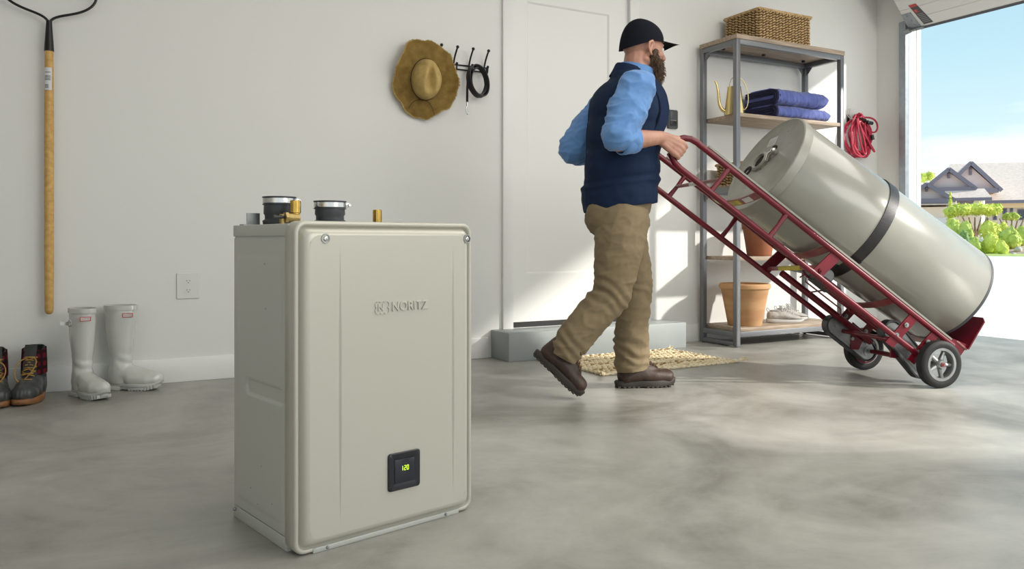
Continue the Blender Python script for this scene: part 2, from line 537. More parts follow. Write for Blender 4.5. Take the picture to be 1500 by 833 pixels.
def chain(bm, pts, n=14):
    for (a, ra), (b, rb) in zip(pts[:-1], pts[1:]): capsule(bm, a, ra, b, rb, n)

def remesh(bm, voxel, smooth=4, factor=0.5):
    """fuse overlapping closed shapes into one continuous surface"""
    bmesh.ops.recalc_face_normals(bm, faces=bm.faces)
    me = bpy.data.meshes.new('tmp'); bm.to_mesh(me); bm.free()
    o = bpy.data.objects.new('tmp', me); COL.objects.link(o)
    md = o.modifiers.new('r', 'REMESH'); md.mode = 'VOXEL'; md.voxel_size = voxel
    if smooth:
        s = o.modifiers.new('s', 'SMOOTH'); s.iterations = smooth; s.factor = factor
    dg = bpy.context.evaluated_depsgraph_get()
    me2 = bpy.data.meshes.new_from_object(o.evaluated_get(dg))
    bpy.data.objects.remove(o); bpy.data.meshes.remove(me)
    out = new(); out.from_mesh(me2); bpy.data.meshes.remove(me2)
    return out

def displace(bm, fn):
    bm.normal_update()
    new_co = [(v, v.co + v.normal * fn(v.co, v.normal)) for v in bm.verts]
    for v, c in new_co: v.co = c
    return bm

def cut(bm, co, no):
    """drop everything on the side the normal points to"""
    bmesh.ops.bisect_plane(bm, geom=bm.verts[:] + bm.edges[:] + bm.faces[:], plane_co=co, plane_no=no, clear_outer=True)
    return bm

def fbm(p, s, o=0.0): return noise.noise(Vector((p[0] * s + o, p[1] * s + o, p[2] * s + o)))

def text(name, body, size, mtx, m, parent, extrude=0.0006, bevel=0.0, space=1.0, label=None, sx=1.0):
    cu = bpy.data.curves.new(name, 'FONT')
    cu.body = body; cu.size = size; cu.extrude = extrude; cu.bevel_depth = bevel
    cu.align_x = 'CENTER'; cu.align_y = 'CENTER'; cu.space_character = space; cu.resolution_u = 4
    o = bpy.data.objects.new('tmp', cu); COL.objects.link(o)
    dg = bpy.context.evaluated_depsgraph_get()
    me = bpy.data.meshes.new_from_object(o.evaluated_get(dg))
    bpy.data.objects.remove(o)
    me.transform(mtx @ Matrix.Diagonal((sx, 1, 1, 1)))
    ob = link(name, me, m, parent, None)
    if label: ob['label'] = label
    return ob

# a plane frame on the back wall: local x along the wall, local y up, local z into the room
def on_wall(x, y, z): return Matrix.Translation((x, y, z)) @ Matrix.Rotation(R(90), 4, 'X')

# ================================================================== THE SETTING
WY = 4.24          # back wall
GX = 5.65          # garage-door wall, inner face
b = new(); box(b, (0.9, 1.0, -0.06), (9.8, 10.0, 0.12)); struct(part('floor', b, 'floor'))
b = new()
box(b, (-0.9, WY + 0.08, 1.45), (6.24, 0.16, 2.9))          # left of the door
box(b, (4.5, WY + 0.08, 1.45), (2.62, 0.16, 2.9))           # right of the door
box(b, (2.705, WY + 0.08, 2.65), (0.97, 0.16, 0.5))         # over the door
box(b, (2.705, WY + 0.08, 0.085), (0.97, 0.16, 0.17))
struct(part('wall_back', b, 'wall'))
b = new()
box(b, (GX + 0.07, 4.20, 1.45), (0.14, 0.42, 2.9))           # strip between corner and opening
box(b, (GX + 0.07, -3.3, 1.45), (0.14, 3.6, 2.9))
box(b, (GX + 0.07, 1.25, 2.665), (0.14, 5.5, 0.47))          # header
struct(part('wall_right', b, 'wall'))
b = new(); box(b, (-4.05, 1.0, 1.45), (0.14, 10, 2.9)); struct(part('wall_left', b, 'wall'))
b = new(); box(b, (0.9, 1.0, 2.95), (9.9, 10.0, 0.1)); struct(part('ceiling', b, 'ceiling'))
b = new(); box(b, (-0.95, WY - 0.007, 0.0605), (6.15, 0.014, 0.121), bev=0.003); struct(part('baseboard_left', b, 'trim'))
b = new(); box(b, (4.46, WY - 0.007, 0.0605), (2.36, 0.014, 0.121), bev=0.003); struct(part('baseboard_right', b, 'trim'))
b = new(); box(b, (GX - 0.007, 4.115, 0.0605), (0.014, 0.23, 0.121), bev=0.003); struct(part('baseboard_corner', b, 'trim'))
# outside jamb of the garage opening
b = new()
box(b, (GX + 0.165, 4.075, 1.20), (0.05, 0.18, 2.40), bev=0.004)
o = struct(part('trim_1', b, 'exterior'))
b = new(); box(b, (GX + 0.10, 4.45, 1.6), (0.09, 0.80, 3.2)); struct(part('wall_outside', b, 'exterior'))

# --- house door: casing, leaf with one big recessed panel, sill
D0, D1, DZ0, DZ1 = 2.29, 3.167, 0.20, 2.30
b = new()
box(b, (2.255, WY - 0.009, 1.235), (0.072, 0.020, 2.27), bev=0.004)
box(b, (3.204, WY - 0.009, 1.235), (0.076, 0.020, 2.27), bev=0.004)
box(b, (2.73, WY - 0.009, 2.355), (1.024, 0.022, 0.08), bev=0.004)
struct(part('trim_2', b, 'trim'))
dr = bpy.data.objects.new('door_1', None); COL.objects.link(dr); dr.location = (D0, WY, 0); struct(dr)
ROOTM[dr.name] = Matrix.Translation((D0, WY, 0))
b = new()
P0, P1, Q0, Q1 = 2.396, 3.025, 0.49, 2.18
yf, yb = WY + 0.012, WY + 0.05
def pbox(bb, x0, x1, y0, y1, z0, z1, bev=0.0): box(bb, ((x0 + x1) / 2, (y0 + y1) / 2, (z0 + z1) / 2), (abs(x1 - x0), abs(y1 - y0), abs(z1 - z0)), bev=bev)
pbox(b, D0, P0, yf, yb, DZ0, DZ1); pbox(b, P1, D1, yf, yb, DZ0, DZ1)
pbox(b, P0, P1, yf, yb, DZ0, Q0); pbox(b, P0, P1, yf, yb, Q1, DZ1)
part('stile_and_rail', b, 'door', dr, world=True)
b = new()   # bevelled moulding ring and flat panel
rings = []
for ins, yy in ((0, yf), (0.006, yf + 0.001), (0.016, yf + 0.010), (0.020, yf + 0.010)):
    rings.append([(P0 + ins, yy, Q0 + ins), (P1 - ins, yy, Q0 + ins), (P1 - ins, yy, Q1 - ins), (P0 + ins, yy, Q1 - ins)])
loft(b, rings, cap0=False, cap1=True)
part('door_panel', b, 'door', dr, world=True, smooth=20)
b = new(); pbox(b, D0 - 0.003, D1 + 0.003, WY - 0.004, WY + 0.05, 0.17, 0.197)
part('threshold', b, 'threshold', dr, world=True)

# --- painted step
b = new(); pbox(b, 2.146, 3.461, 4.012, WY, 0, 0.165, bev=0.004)
tag(part('door_step', b, 'step'), 'grey painted wooden step below the white house door', 'step')

# --- garage door: lowest section tilted up, seal, hinge bracket, warning label
gd = thing('garage_door', 'white sectional garage door lifted above the opening', 'garage door', (GX - 0.02, 3.93, 2.34))
G = ROOTM['garage_door']
ca, sa = math.cos(R(44)), math.sin(R(44))
def gp(up, n, out=0.0):   # up: metres along the leaf, n: world y offset from the left edge, out: toward the room
    return Vector((-up * sa - out * ca, -n, up * ca - out * sa))
b = new()
for k in range(6):
    u0, u1 = k * 0.088, (k + 1) * 0.088 - 0.004
    pr = [gp(u0, 0, 0), gp(u0, 0, 0.012), gp(u1, 0, 0.012), gp(u1, 0, 0)]
    prism(b, pr, (0, -5.38, 0))
prism(b, [gp(0, 0, -0.03), gp(0, 0, 0.009), gp(0.53, 0, 0.009), gp(0.53, 0, -0.03)], (0, -5.38, 0))
part('door_section', b, 'gdoor', gd, smooth=30)
b = new()
prism(b, [gp(-0.022, 0, -0.034), gp(-0.022, 0, 0.012), gp(0.0, 0, 0.014), gp(0.0, 0, -0.034)], (0, -5.38, 0))
part('bottom_seal', b, 'seal', gd, smooth=30)
b = new()
prism(b, [gp(0.0, 0.0, 0.014), gp(0.0, 0.10, 0.014), gp(0.14, 0.075, 0.014), gp(0.14, 0.0, 0.014)], gp(0, 0, 0.004))
prism(b, [gp(-0.014, 0.0, 0.014), gp(-0.014, 0.12, 0.014), gp(0.006, 0.12, 0.014), gp(0.006, 0.0, 0.014)], gp(0, 0, 0.016))
for uu, nn in ((0.03, 0.055), (0.07, 0.05), (0.118, 0.035)): cyl(b, gp(uu, nn, 0.018), gp(0, 0, 1), 0.008, 0.004, 10)
part('corner_bracket', b, 'galv', gd, smooth=30)
b = new()
cyl(b, gp(0.0, -0.035, 0.03), (0, -1, 0), 0.02, 0.05, 14)
cyl(b, gp(0.0, -0.03, 0.03), (0, -1, 0), 0.008, 0.09, 10)
pieces('roller', b, 'dull', gd)
lb = new(); prism(lb, [gp(0.014, 0.125, 0.0125), gp(0.014, 0.20, 0.0125), gp(0.20, 0.145, 0.0125), gp(0.20, 0.085, 0.0125)], gp(0, 0, 0.0006))
lab = part('warning_label', lb, 'label_dark', gd, label='dark grey warning label with red bands')
lb = new()
def lbq(u0, u1, f0, f1):   # a patch on the label, f along its width
    def q(u, f):
        n0 = 0.125 + (0.085 - 0.125) * (u - 0.014) / 0.186; n1 = 0.20 + (0.145 - 0.20) * (u - 0.014) / 0.186
        return gp(u, n0 + (n1 - n0) * f, 0.0132)
    prism(lb, [q(u0, f0), q(u0, f1), q(u1, f1), q(u1, f0)], gp(0, 0, 0.0004))
lbq(0.178, 0.2, 0, 1); lbq(0.125, 0.155, 0.1, 0.55)
part('red_band', lb, 'label_red', lab)
lb = new()
for u0 in (0.03, 0.045, 0.06, 0.075, 0.09, 0.105): lbq(u0, u0 + 0.005, 0.12, 0.85)
lbq(0.132, 0.148, 0.25, 0.38)
part('printed_line', lb, 'label_grey', lab)
# vertical track
tr = thing('door_track', 'galvanised steel track running up beside the garage opening', 'track', (GX - 0.03, 3.975, 0))
b = new()
sec = [(-0.028, 0.028), (-0.028, -0.028), (0.0, -0.034), (0.026, -0.022), (0.026, -0.018), (0.0, -0.029), (-0.023, -0.024), (-0.023, 0.028)]
prism(b, [(x, y, 0.0) for x, y in sec], (0, 0, 2.40))
part('channel', b, 'galv', tr, smooth=30)
b = new(); box(b, (0.01, 0.012, 1.2), (0.006, 0.045, 2.4))
part('angle_iron', b, 'dull', tr)
b = new()
for z in (0.5, 1.3, 2.1): box(b, (-0.004, 0.0, z), (0.05, 0.006, 0.05))
pieces('bolt_plate', b, 'dull', tr)

# ================================================================== THE WATER HEATER IN FRONT
HW, HD, HH = 0.487, 0.354, 0.744
wh = thing('tankless_water_heater', 'large beige wall-type tankless water heater standing on the floor in the foreground', 'water heater', (0.410, 1.760, 0), R(12.5))
b = new()
pbox(b, 0.004, HW - 0.004, 0.045, HD, 0.030, HH - 0.022)
part('cabinet', b, 'paint_dark', wh)
b = new()     # top pan with turned down edge
pbox(b, 0.0, HW, 0.040, HD + 0.003, HH - 0.034, HH - 0.006, bev=0.002)
part('top_pan', b, 'paint_dark', wh)
b = new()     # bottom flange
pbox(b, 0.0, HW, 0.046, HD + 0.003, 0.0, 0.031, bev=0.002)
pbox(b, 0.040, HW - 0.040, -0.002, 0.048, 0.0, 0.012, bev=0.002)
part('bottom_pan', b, 'paint_dark', wh)
# side panel with a bowed outline and a stamped grip
def side_panel():
    bb = new()
    y0, y1, z0, z1 = 0.052, HD - 0.006, 0.034, HH - 0.038
    NY, NZ = 70, 150
    def h(y, z):
        # shallow raised field with rounded outline
        def sd(cx, cz, hw, hh, r):
            dx, dz = abs(y - cx) - (hw - r), abs(z - cz) - (hh - r)
            return math.hypot(max(dx, 0), max(dz, 0)) + min(max(dx, dz), 0) - r
        s = sd(0.195, 0.360, 0.132, 0.302, 0.02)
        v = 0.0018 * (1 - min(1, max(0, (s + 0.004) / 0.004)))
        g = sd(0.165, 0.344, 0.105, 0.018, 0.0178)
        k = 1 - min(1, max(0, (g + 0.007) / 0.009))
        return v - 0.0095 * k * k * (3 - 2 * k)
    V = [[bb.verts.new((-0.0005 - h(y0 + (y1 - y0) * i / NY, z0 + (z1 - z0) * j / NZ), y0 + (y1 - y0) * i / NY, z0 + (z1 - z0) * j / NZ)) for j in range(NZ + 1)] for i in range(NY + 1)]
    for i in range(NY):
        for j in range(NZ): bb.faces.new((V[i][j], V[i + 1][j], V[i + 1][j + 1], V[i][j + 1]))
    # skirt back to the cabinet
    es = [e for e in bb.edges if len(e.link_faces) == 1]
    r = bmesh.ops.extrude_edge_only(bb, edges=es)
    for v in r['geom']:
        if isinstance(v, bmesh.types.BMVert): v.co.x = 0.005
    return bb
b = side_panel()
part('side_panel', b, 'paint_dark', wh, smooth=60)
b = new()
pbox(b, HW - 0.004, HW + 0.001, 0.052, HD - 0.006, 0.034, HH - 0.038, bev=0.001)
part('side_panel', b, 'paint_dark', wh)
# small rivets on the side
b = new()
for y, z in ((0.16, 0.645), (0.155, 0.54), (0.18, 0.165), (0.12, 0.09), (0.24, 0.10), (0.20, 0.07)):
    sphere(b, (-0.0022, y, z), (0.001, 0.0022, 0.0022), u=8, v=6)
pieces('rivet', b, 'dull', wh)
b = new(); sphere(b, (-0.002, HD - 0.012, 0.022), (0.004, 0.005, 0.005), u=10, v=6); part('screw', b, 'dull', wh)
# front cover : lip, groove, raised face with two tapering creases
def front_cover():
    bb = new()
    z0, z1 = 0.002, HH
    cx, cz, W, H = HW / 2, (z0 + z1) / 2, HW + 0.008, z1 - z0
    rings = []
    for ins, y, rr in ((0.004, 0.050, 0.022), (0.0, 0.047, 0.026), (0.0, 0.006, 0.026), (0.0015, 0.002, 0.025), (0.004, 0.0, 0.023), (0.0085, 0.0, 0.020),
                       (0.0105, 0.002, 0.018), (0.0118, 0.007, 0.017), (0.0138, 0.0095, 0.016), (0.0158, 0.007, 0.016), (0.0182, -0.001, 0.016),
                       (0.0212, -0.0062, 0.018), (0.0250, -0.0092, 0.020), (0.029, -0.0105, 0.022), (0.032, -0.011, 0.024)):
        rings.append([(cx + px, y, cz + pz) for px, pz in rrect(W - 2 * ins, H - 2 * ins, rr, 6)])
    loft(bb, rings, cap0=True, cap1=False)
    # face: grid that meets the last ring
    edge = rings[-1]
    fw, fh, fr = W - 0.064, H - 0.064, 0.024
    xs = set()
    N = 120
    for i in range(N + 1): xs.add(round(-fw / 2 + fw * i / N, 5))
    for gx in (0.102 - cx, 0.421 - cx):
        for d in (-0.006, -0.004, -0.003, -0.002, -0.001, 0, 0.001, 0.002, 0.003, 0.004, 0.006): xs.add(round(gx + d, 5))
    xs = sorted(xs)
    NZ = 90
    def zext(x):   # half height of the rounded rectangle at x
        d = abs(x) - (fw / 2 - fr)
        return fh / 2 if d <= 0 else fh / 2 - fr + math.sqrt(max(0, fr * fr - d * d))
    def gr(x, z):
        v = 0
        for gx in (0.102 - cx, 0.421 - cx):
            t = (z - (-0.325)) / 0.645
            if 0 < t < 1:
                wd = 0.0042 * min(1, min(t, 1 - t) * 3.2) ** 0.8
                d = (x - gx)
                if abs(d) < wd: v += 0.0032 * (wd / 0.0042) * (1 - abs(d) / wd)
        return v
    V = [[bb.verts.new((cx + x, -0.011 + gr(x, zext(x) * (2 * j / NZ - 1)), cz + zext(x) * (2 * j / NZ - 1))) for j in range(NZ + 1)] for x in xs]
    for i in range(len(xs) - 1):
        for j in range(NZ): bb.faces.new((V[i][j], V[i + 1][j], V[i + 1][j + 1], V[i][j + 1]))
    return bb
cover = part('front_cover', front_cover(), 'paint', wh, smooth=55)
def screw_set(x, z):
    bb = new()
    lathe(bb, [(0.0115, 0), (0.0108, 0.0022), (0.0085, 0.0022), (0.0075, -0.003), (0, -0.003)], 20, axis_mtx((x, -0.0108, z), (0, -1, 0)))
    w_ = part('screw_cup', bb, 'dull', wh)
    bb = new()
    lathe(bb, [(0.0058, -0.002), (0.0056, 0.002), (0.004, 0.0032), (0.0018, 0.0032), (0.0015, 0.001), (0, 0.001)], 16, axis_mtx((x, -0.0108, z), (0, -1, 0)))
    part('screw_head', bb, 'steel', w_)
screw_set(0.066, 0.704); screw_set(0.466, 0.704)
b = new()
for x in (0.075, 0.405):
    sphere(b, (x, -0.002, 0.0065), (0.0040, 0.0035, 0.0040), u=10, v=6)
pieces('flange_screw', b, 'dull', wh)
# embossed emblem and lettering, same enamel
FY = -0.0112
ftm = lambda x, z, out=0.0: Matrix.Translation((x, FY - out, z)) @ Matrix.Rotation(R(90), 4, 'X')
text('lettering', 'NORITZ', 0.0305, ftm(0.2905, 0.541), 'paint', wh, extrude=0.0022, bevel=0.0007, space=1.0, sx=0.92)
b = new()
ex, ez, er = 0.2125, 0.541, 0.0150
def clover(grow):
    # outline of six overlapping discs: three scallops above, three below
    pts = []
    for k in range(96):
        a = 2 * PI * k / 96; best = 0
        for cx_ in (-0.0112, 0.0, 0.0112):
            for cz_ in (-0.0068, 0.0068):
                r_ = 0.0078 + grow; d_ = cx_ * math.cos(a) + cz_ * math.sin(a)
                q = r_ * r_ - (cx_ * cx_ + cz_ * cz_ - d_ * d_)
                if q > 0: best = max(best, d_ + math.sqrt(q))
        pts.append((ex + best * math.cos(a), ez + best * math.sin(a)))
    return pts
po, pi_ = clover(0.0006), clover(-0.0006)
for k in range(96):
    if True:
        a0, a1, c0, c1 = po[k], po[(k + 1) % 96], pi_[k], pi_[(k + 1) % 96]
        prism(b, [(a0[0], FY + 0.0005, a0[1]), (a1[0], FY + 0.0005, a1[1]), (c1[0], FY + 0.0005, c1[1]), (c0[0], FY + 0.0005, c0[1])], (0, -0.0024, 0))
bmesh.ops.remove_doubles(b, verts=b.verts, dist=0.00001)
em = part('emblem', b, 'paint', wh)
text('emblem_letter', 'N', 0.0215, ftm(0.2090, 0.5405), 'paint', em, extrude=0.0016, bevel=0.0006)
# display
b = new()
rings = []
for ins, y in ((0, 0.0), (0.0, -0.0035), (0.0015, -0.005), (0.014, -0.005), (0.0155, -0.0042)):
    rings.append([(0.273 + px, FY + y, 0.146 + pz) for px, pz in rrect(0.090 - 2 * ins, 0.090 - 2 * ins, max(0.0015, 0.007 - ins * 0.4), 4)])
loft(b, rings, cap0=True, cap1=True)
dp = part('control_panel', b, 'bezel', wh)
b = new(); pbox(b, 0.245, 0.301, FY - 0.0052, FY - 0.0040, 0.118, 0.174, bev=0.0005)
part('screen', b, 'screen', dp)
b = new()
def seg7(x, z, w_, h_, segs):
    t_ = w_ * 0.26
    S = {'a': (x, z + h_ / 2, w_, t_), 'g': (x, z, w_, t_), 'd': (x, z - h_ / 2, w_, t_), 'f': (x - w_ / 2, z + h_ / 4, t_, h_ / 2), 'b': (x + w_ / 2, z + h_ / 4, t_, h_ / 2),
         'e': (x - w_ / 2, z - h_ / 4, t_, h_ / 2), 'c': (x + w_ / 2, z - h_ / 4, t_, h_ / 2)}
    for s in segs:
        cx_, cz_, sw, sh = S[s]
        box(b, (cx_, FY - 0.0056, cz_), (sw, 0.0006, sh))
seg7(0.2645, 0.1525, 0.0044, 0.0105, 'bc'); seg7(0.2735, 0.1525, 0.0044, 0.0105, 'abged'); seg7(0.2812, 0.1525, 0.0044, 0.0105, 'abcdef')
part('digits', b, 'digits', dp, label='glowing green 120')
# vent collars on top
def collar(x, y, ztop):
    z0 = HH - 0.006
    pr = [(0.0, z0), (0.040, z0), (0.042, z0 + 0.012), (0.036, z0 + 0.016), (0.036, z0 + 0.026), (0.039, z0 + 0.030), (0.0385, ztop - 0.022), (0.042, ztop - 0.021), (0.042, ztop - 0.019),
          (0.0395, ztop - 0.0185), (0.0395, ztop - 0.003), (0.0425, ztop - 0.003), (0.0425, ztop), (0.034, ztop), (0.033, z0 + 0.02), (0, z0 + 0.02)]
    bb = new(); lathe(bb, pr, 36)
    bmesh.ops.translate(bb, verts=bb.verts, vec=(x, y, 0))
    vc = part('vent_collar', bb, 'rubber_grey', wh)
    bb = new()
    lathe(bb, [(0.0398, ztop - 0.0165), (0.0412, ztop - 0.0165), (0.0412, ztop - 0.0045), (0.0398, ztop - 0.0045)], 36)
    bmesh.ops.translate(bb, verts=bb.verts, vec=(x, y, 0))
    a = R(-20)
    p = Vector((x + 0.046 * math.cos(a), y + 0.046 * math.sin(a), ztop - 0.0105))
    box(bb, p - Vector((0.003, 0, 0)), (0.010, 0.014, 0.013), bev=0.001)
    cyl(bb, p + Vector((0.0, -0.012, 0)), (0, 1, 0), 0.0038, 0.024, 10)
    part('hose_clamp', bb, 'steel', vc)
collar(0.098, 0.300, 0.812); collar(0.215, 0.250, 0.803)
b = new(); cyl(b, (0.105, 0.222, 0.768), (0, 0, 1), 0.0135, 0.032, 20, bev=0.0015); cyl(b, (0.105, 0.222, 0.74), (0, 0, 1), 0.011, 0.03, 16)
br = part('brass_fitting', b, 'brass', wh)
b = new()
cyl(b, (0.078, 0.218, 0.757), (1, 0, 0), 0.011, 0.034, 14); cyl(b, (0.074, 0.218, 0.757), (1, 0, 0), 0.014, 0.008, 6)
cyl(b, (0.070, 0.222, 0.735), (0, 0, 1), 0.007, 0.03, 12)
part('valve_body', b, 'rough_brass', br)
b = new(); tube(b, [(0.076, 0.218, 0.757), (0.062, 0.214, 0.758), (0.050, 0.212, 0.757)], 0.004, 8); cyl(b, (0.050, 0.212, 0.757), (-1, 0, 0), 0.006, 0.008, 10)
part('valve_lever', b, 'rubber', br)
b = new(); cyl(b, (0.388, 0.300, 0.735), (0, 0, 1), 0.0128, 0.051, 20, bev=0.0015)
part('brass_fitting', b, 'brass', wh)
b = new(); cyl(b, (0.43, 0.26, 0.735), (0, 0, 1), 0.014, 0.016, 16, bev=0.002); part('pipe_plug', b, 'rubber', wh)
b = new()
pbox(b, 0.028, 0.062, 0.337, 0.340, HH - 0.008, HH + 0.026); pbox(b, 0.012, 0.075, 0.32, 0.345, HH - 0.008, HH - 0.003)
part('mounting_bracket', b, 'dull', wh)

# ================================================================== SHELVING UNIT
su_ = thing('shelving_unit', 'tall grey steel shelving unit with oak-look boards against the back wall', 'shelf', (3.745, 3.85, 0))
SW, SD, SH, TB = 1.03, 0.352, 2.02, 0.034
for x in (0, SW - TB):
    for y in (0, SD - TB):
        b = new(); pbox(b, x, x + TB, y, y + TB, 0.006, SH, bev=0.002); 
        cyl(b, (x + TB / 2, y + TB / 2, 0), (0, 0, 1), 0.011, 0.008, 10)
        part('post', b, 'frame', su_)
def rail(x0, x1, y0, y1, z, h=0.034): 
    bb = new(); pbox(bb, x0, x1, y0, y1, z - h, z, bev=0.0015); return part('rail', bb, 'frame', su_)
def gusset(x, y, z, dx, dy):
    bb = new()
    if dx: prism(bb, [(x, y, z), (x + dx * 0.05, y, z), (x, y, z - 0.055)], (0, 0.004, 0))
    else: prism(bb, [(x, y, z), (x, y + dy * 0.05, z), (x, y, z - 0.055)], (0.004, 0, 0))
    return part('gusset', bb, 'frame', su_)
# framed levels: top, middle (behind the tank) and bottom
for z in (SH, 1.052, 0.100):
    hh = 0.034
    rail(TB, SW - TB, 0.001, TB - 0.001, z, hh); rail(TB, SW - TB, SD - TB + 0.001, SD - 0.001, z, hh)
    rail(0.001, TB - 0.001, TB, SD - TB, z, hh); rail(SW - TB + 0.001, SW - 0.001, TB, SD - TB, z, hh)
for x in (0.001, SW - TB + 0.001): rail(x, x + TB - 0.002, TB, SD - TB, 0.034, 0.026)
for z in (SH - 0.034, 1.052 - 0.034):
    gusset(0.012, SD - TB, z, 0, -1); gusset(SW - 0.016, SD - TB, z, 0, -1); gusset(TB, SD - 0.016, z, 1, 0); gusset(SW - TB, SD - 0.016, z, -1, 0)
def board(x0, x1, y0, y1, z0, z1):
    bb = new(); pbox(bb, x0, x1, y0, y1, z0, z1, bev=0.002); return part('board', bb, 'wood', su_)
board(-0.004, SW + 0.004, -0.004, SD, SH, SH + 0.030)
board(TB + 0.001, SW - TB - 0.001, 0.004, SD - 0.004, 1.512, 1.537)
board(TB + 0.001, SW - TB - 0.001, 0.004, SD - 0.004, 1.053, 1.068)
board(TB + 0.001, SW - TB - 0.001, 0.004, SD - 0.004, 0.568, 0.593)
board(TB + 0.001, SW - TB - 0.001, 0.0, SD - 0.002, 0.100, 0.126)
b = new()
for x in (0.12, 0.5, 0.9): cyl(b, (x, 0.25, SH - 0.001), (0, 0, -1), 0.012, 0.012, 10)
for x in (0.10, 0.92):
    cyl(b, (x, 0.19, 0.100), (0, 0, -1), 0.009, 0.012, 10)
pieces('screw', b, 'black', su_)

# ================================================================== BASKETS
def basket(root_name, label, loc, w_, d_, h_, rotz=0.0):
    t = thing(root_name, label, 'basket', loc, rotz, 'woven baskets on the shelving unit')
    b = new(); 
    pbox(b, 0.010, w_ - 0.010, 0.010, d_ - 0.010, 0.004, h_ - 0.012)
    part('core', b, 'wicker_core', t)
    b = new()
    rows = int(h_ / 0.0185)
    def run(p0, p1, nrm):
        p0, p1 = Vector(p0), Vector(p1); L = (p1 - p0).length; d = (p1 - p0) / L; n = int(L / 0.029)
        for r in range(rows):
            z = 0.010 + r * (h_ - 0.03) / (rows - 1)
            for k in range(n):
                t_ = (k + 0.5) * L / n
                out = 0.0
                c = p0 + d * t_ + Vector((0, 0, z + (0.0016 if k % 2 else -0.0016) + random.uniform(-.0012, .0012))) + Vector(nrm) * (0.0035 if (k + r) % 2 else 0.0)
                tilt = 0.42
                ax = (d * math.cos(tilt) + Vector((0, 0, math.sin(tilt)))).normalized()
                mt = Matrix((ax, Vector(nrm), ax.cross(Vector(nrm)))).transposed()
                bmesh.ops.create_icosphere(b, subdivisions=1, radius=1, matrix=Matrix.Translation(c) @ mt.to_4x4() @ Matrix.Diagonal((0.0172, 0.0115, 0.0078, 1)))
    run((0.006, 0.008, 0), (w_ - 0.006, 0.008, 0), (0, -1, 0))
    run((0.008, 0.006, 0), (0.008, d_ - 0.006, 0), (-1, 0, 0))
    run((w_ - 0.008, 0.006, 0), (w_ - 0.008, d_ - 0.006, 0), (1, 0, 0))
    run((0.006, d_ - 0.008, 0), (w_ - 0.006, d_ - 0.008, 0), (0, 1, 0))
    part('weave', b, 'wicker', t, kind='stuff')
    b = new()
    cs = [(0, 0), (w_, 0), (w_, d_), (0, d_)]
    for ph in (0, 1):
        pts = []
        for i in range(4):
            a, c = Vector((*cs[i], 0)), Vector((*cs[(i + 1) % 4], 0)); L = (c - a).length; n = int(L / 0.006)
            for k in range(n):
                p = a.lerp(c, k / n); q = (i * 100 + k) * 0.9 + ph * PI
                pts.append((p.x, p.y + 0.004 * math.cos(q), h_ - 0.008 + 0.005 * math.sin(q)))
        tube(b, pts, 0.0068, 6, closed=True)
    part('rim', b, 'wicker', t)
    return t
basket('woven_basket', 'large woven basket on the very top of the shelving unit', (3.955, 3.862, SH + 0.0305), 0.50, 0.325, 0.205)
basket('woven_basket', 'woven basket on the middle shelf behind the tilted tank', (3.87, 3.90, 1.0685), 0.46, 0.28, 0.16)

# ================================================================== WATERING CAN
wc = thing('watering_can', 'slim brushed-gold watering can left of the blue quilts', 'watering can', (3.835, 3.965, 1.5375))
b = new()
lathe(b, [(0, 0.0), (0.064, 0.0), (0.066, 0.004), (0.044, 0.186), (0.046, 0.190), (0.043, 0.190), (0.042, 0.178), (0.030, 0.176), (0, 0.176)], 36)
part('body', b, 'gold', wc)
dxv = Vector((-0.80, 0.60, 0)).normalized()   # spout direction
b = new()
P = lambda r, z: Vector((dxv.x * r, dxv.y * r, z))
def bez(ps, n):
    out = []
    for i in range(n + 1):
        t = i / n; q = [Vector(p) for p in ps]
        while len(q) > 1: q = [q[k].lerp(q[k + 1], t) for k in range(len(q) - 1)]
        out.append(q[0])
    return out
sp = bez([P(0.050, 0.028), P(0.125, 0.040), P(0.085, 0.17), P(0.125, 0.235)], 18)
tube(b, sp, [0.014 - 0.0078 * i / 18 for i in range(19)], 12)
part('spout', b, 'gold', wc)
b = new()
hd = bez([P(0.030, 0.18), P(0.045, 0.30), P(-0.075, 0.31), P(-0.115, 0.17), P(-0.105, 0.03), P(-0.055, 0.035)], 30)
ribbon(b, hd, dxv.cross(Vector((0, 0, 1))), 0.014, 0.004)
part('handle', b, 'gold', wc, smooth=60)

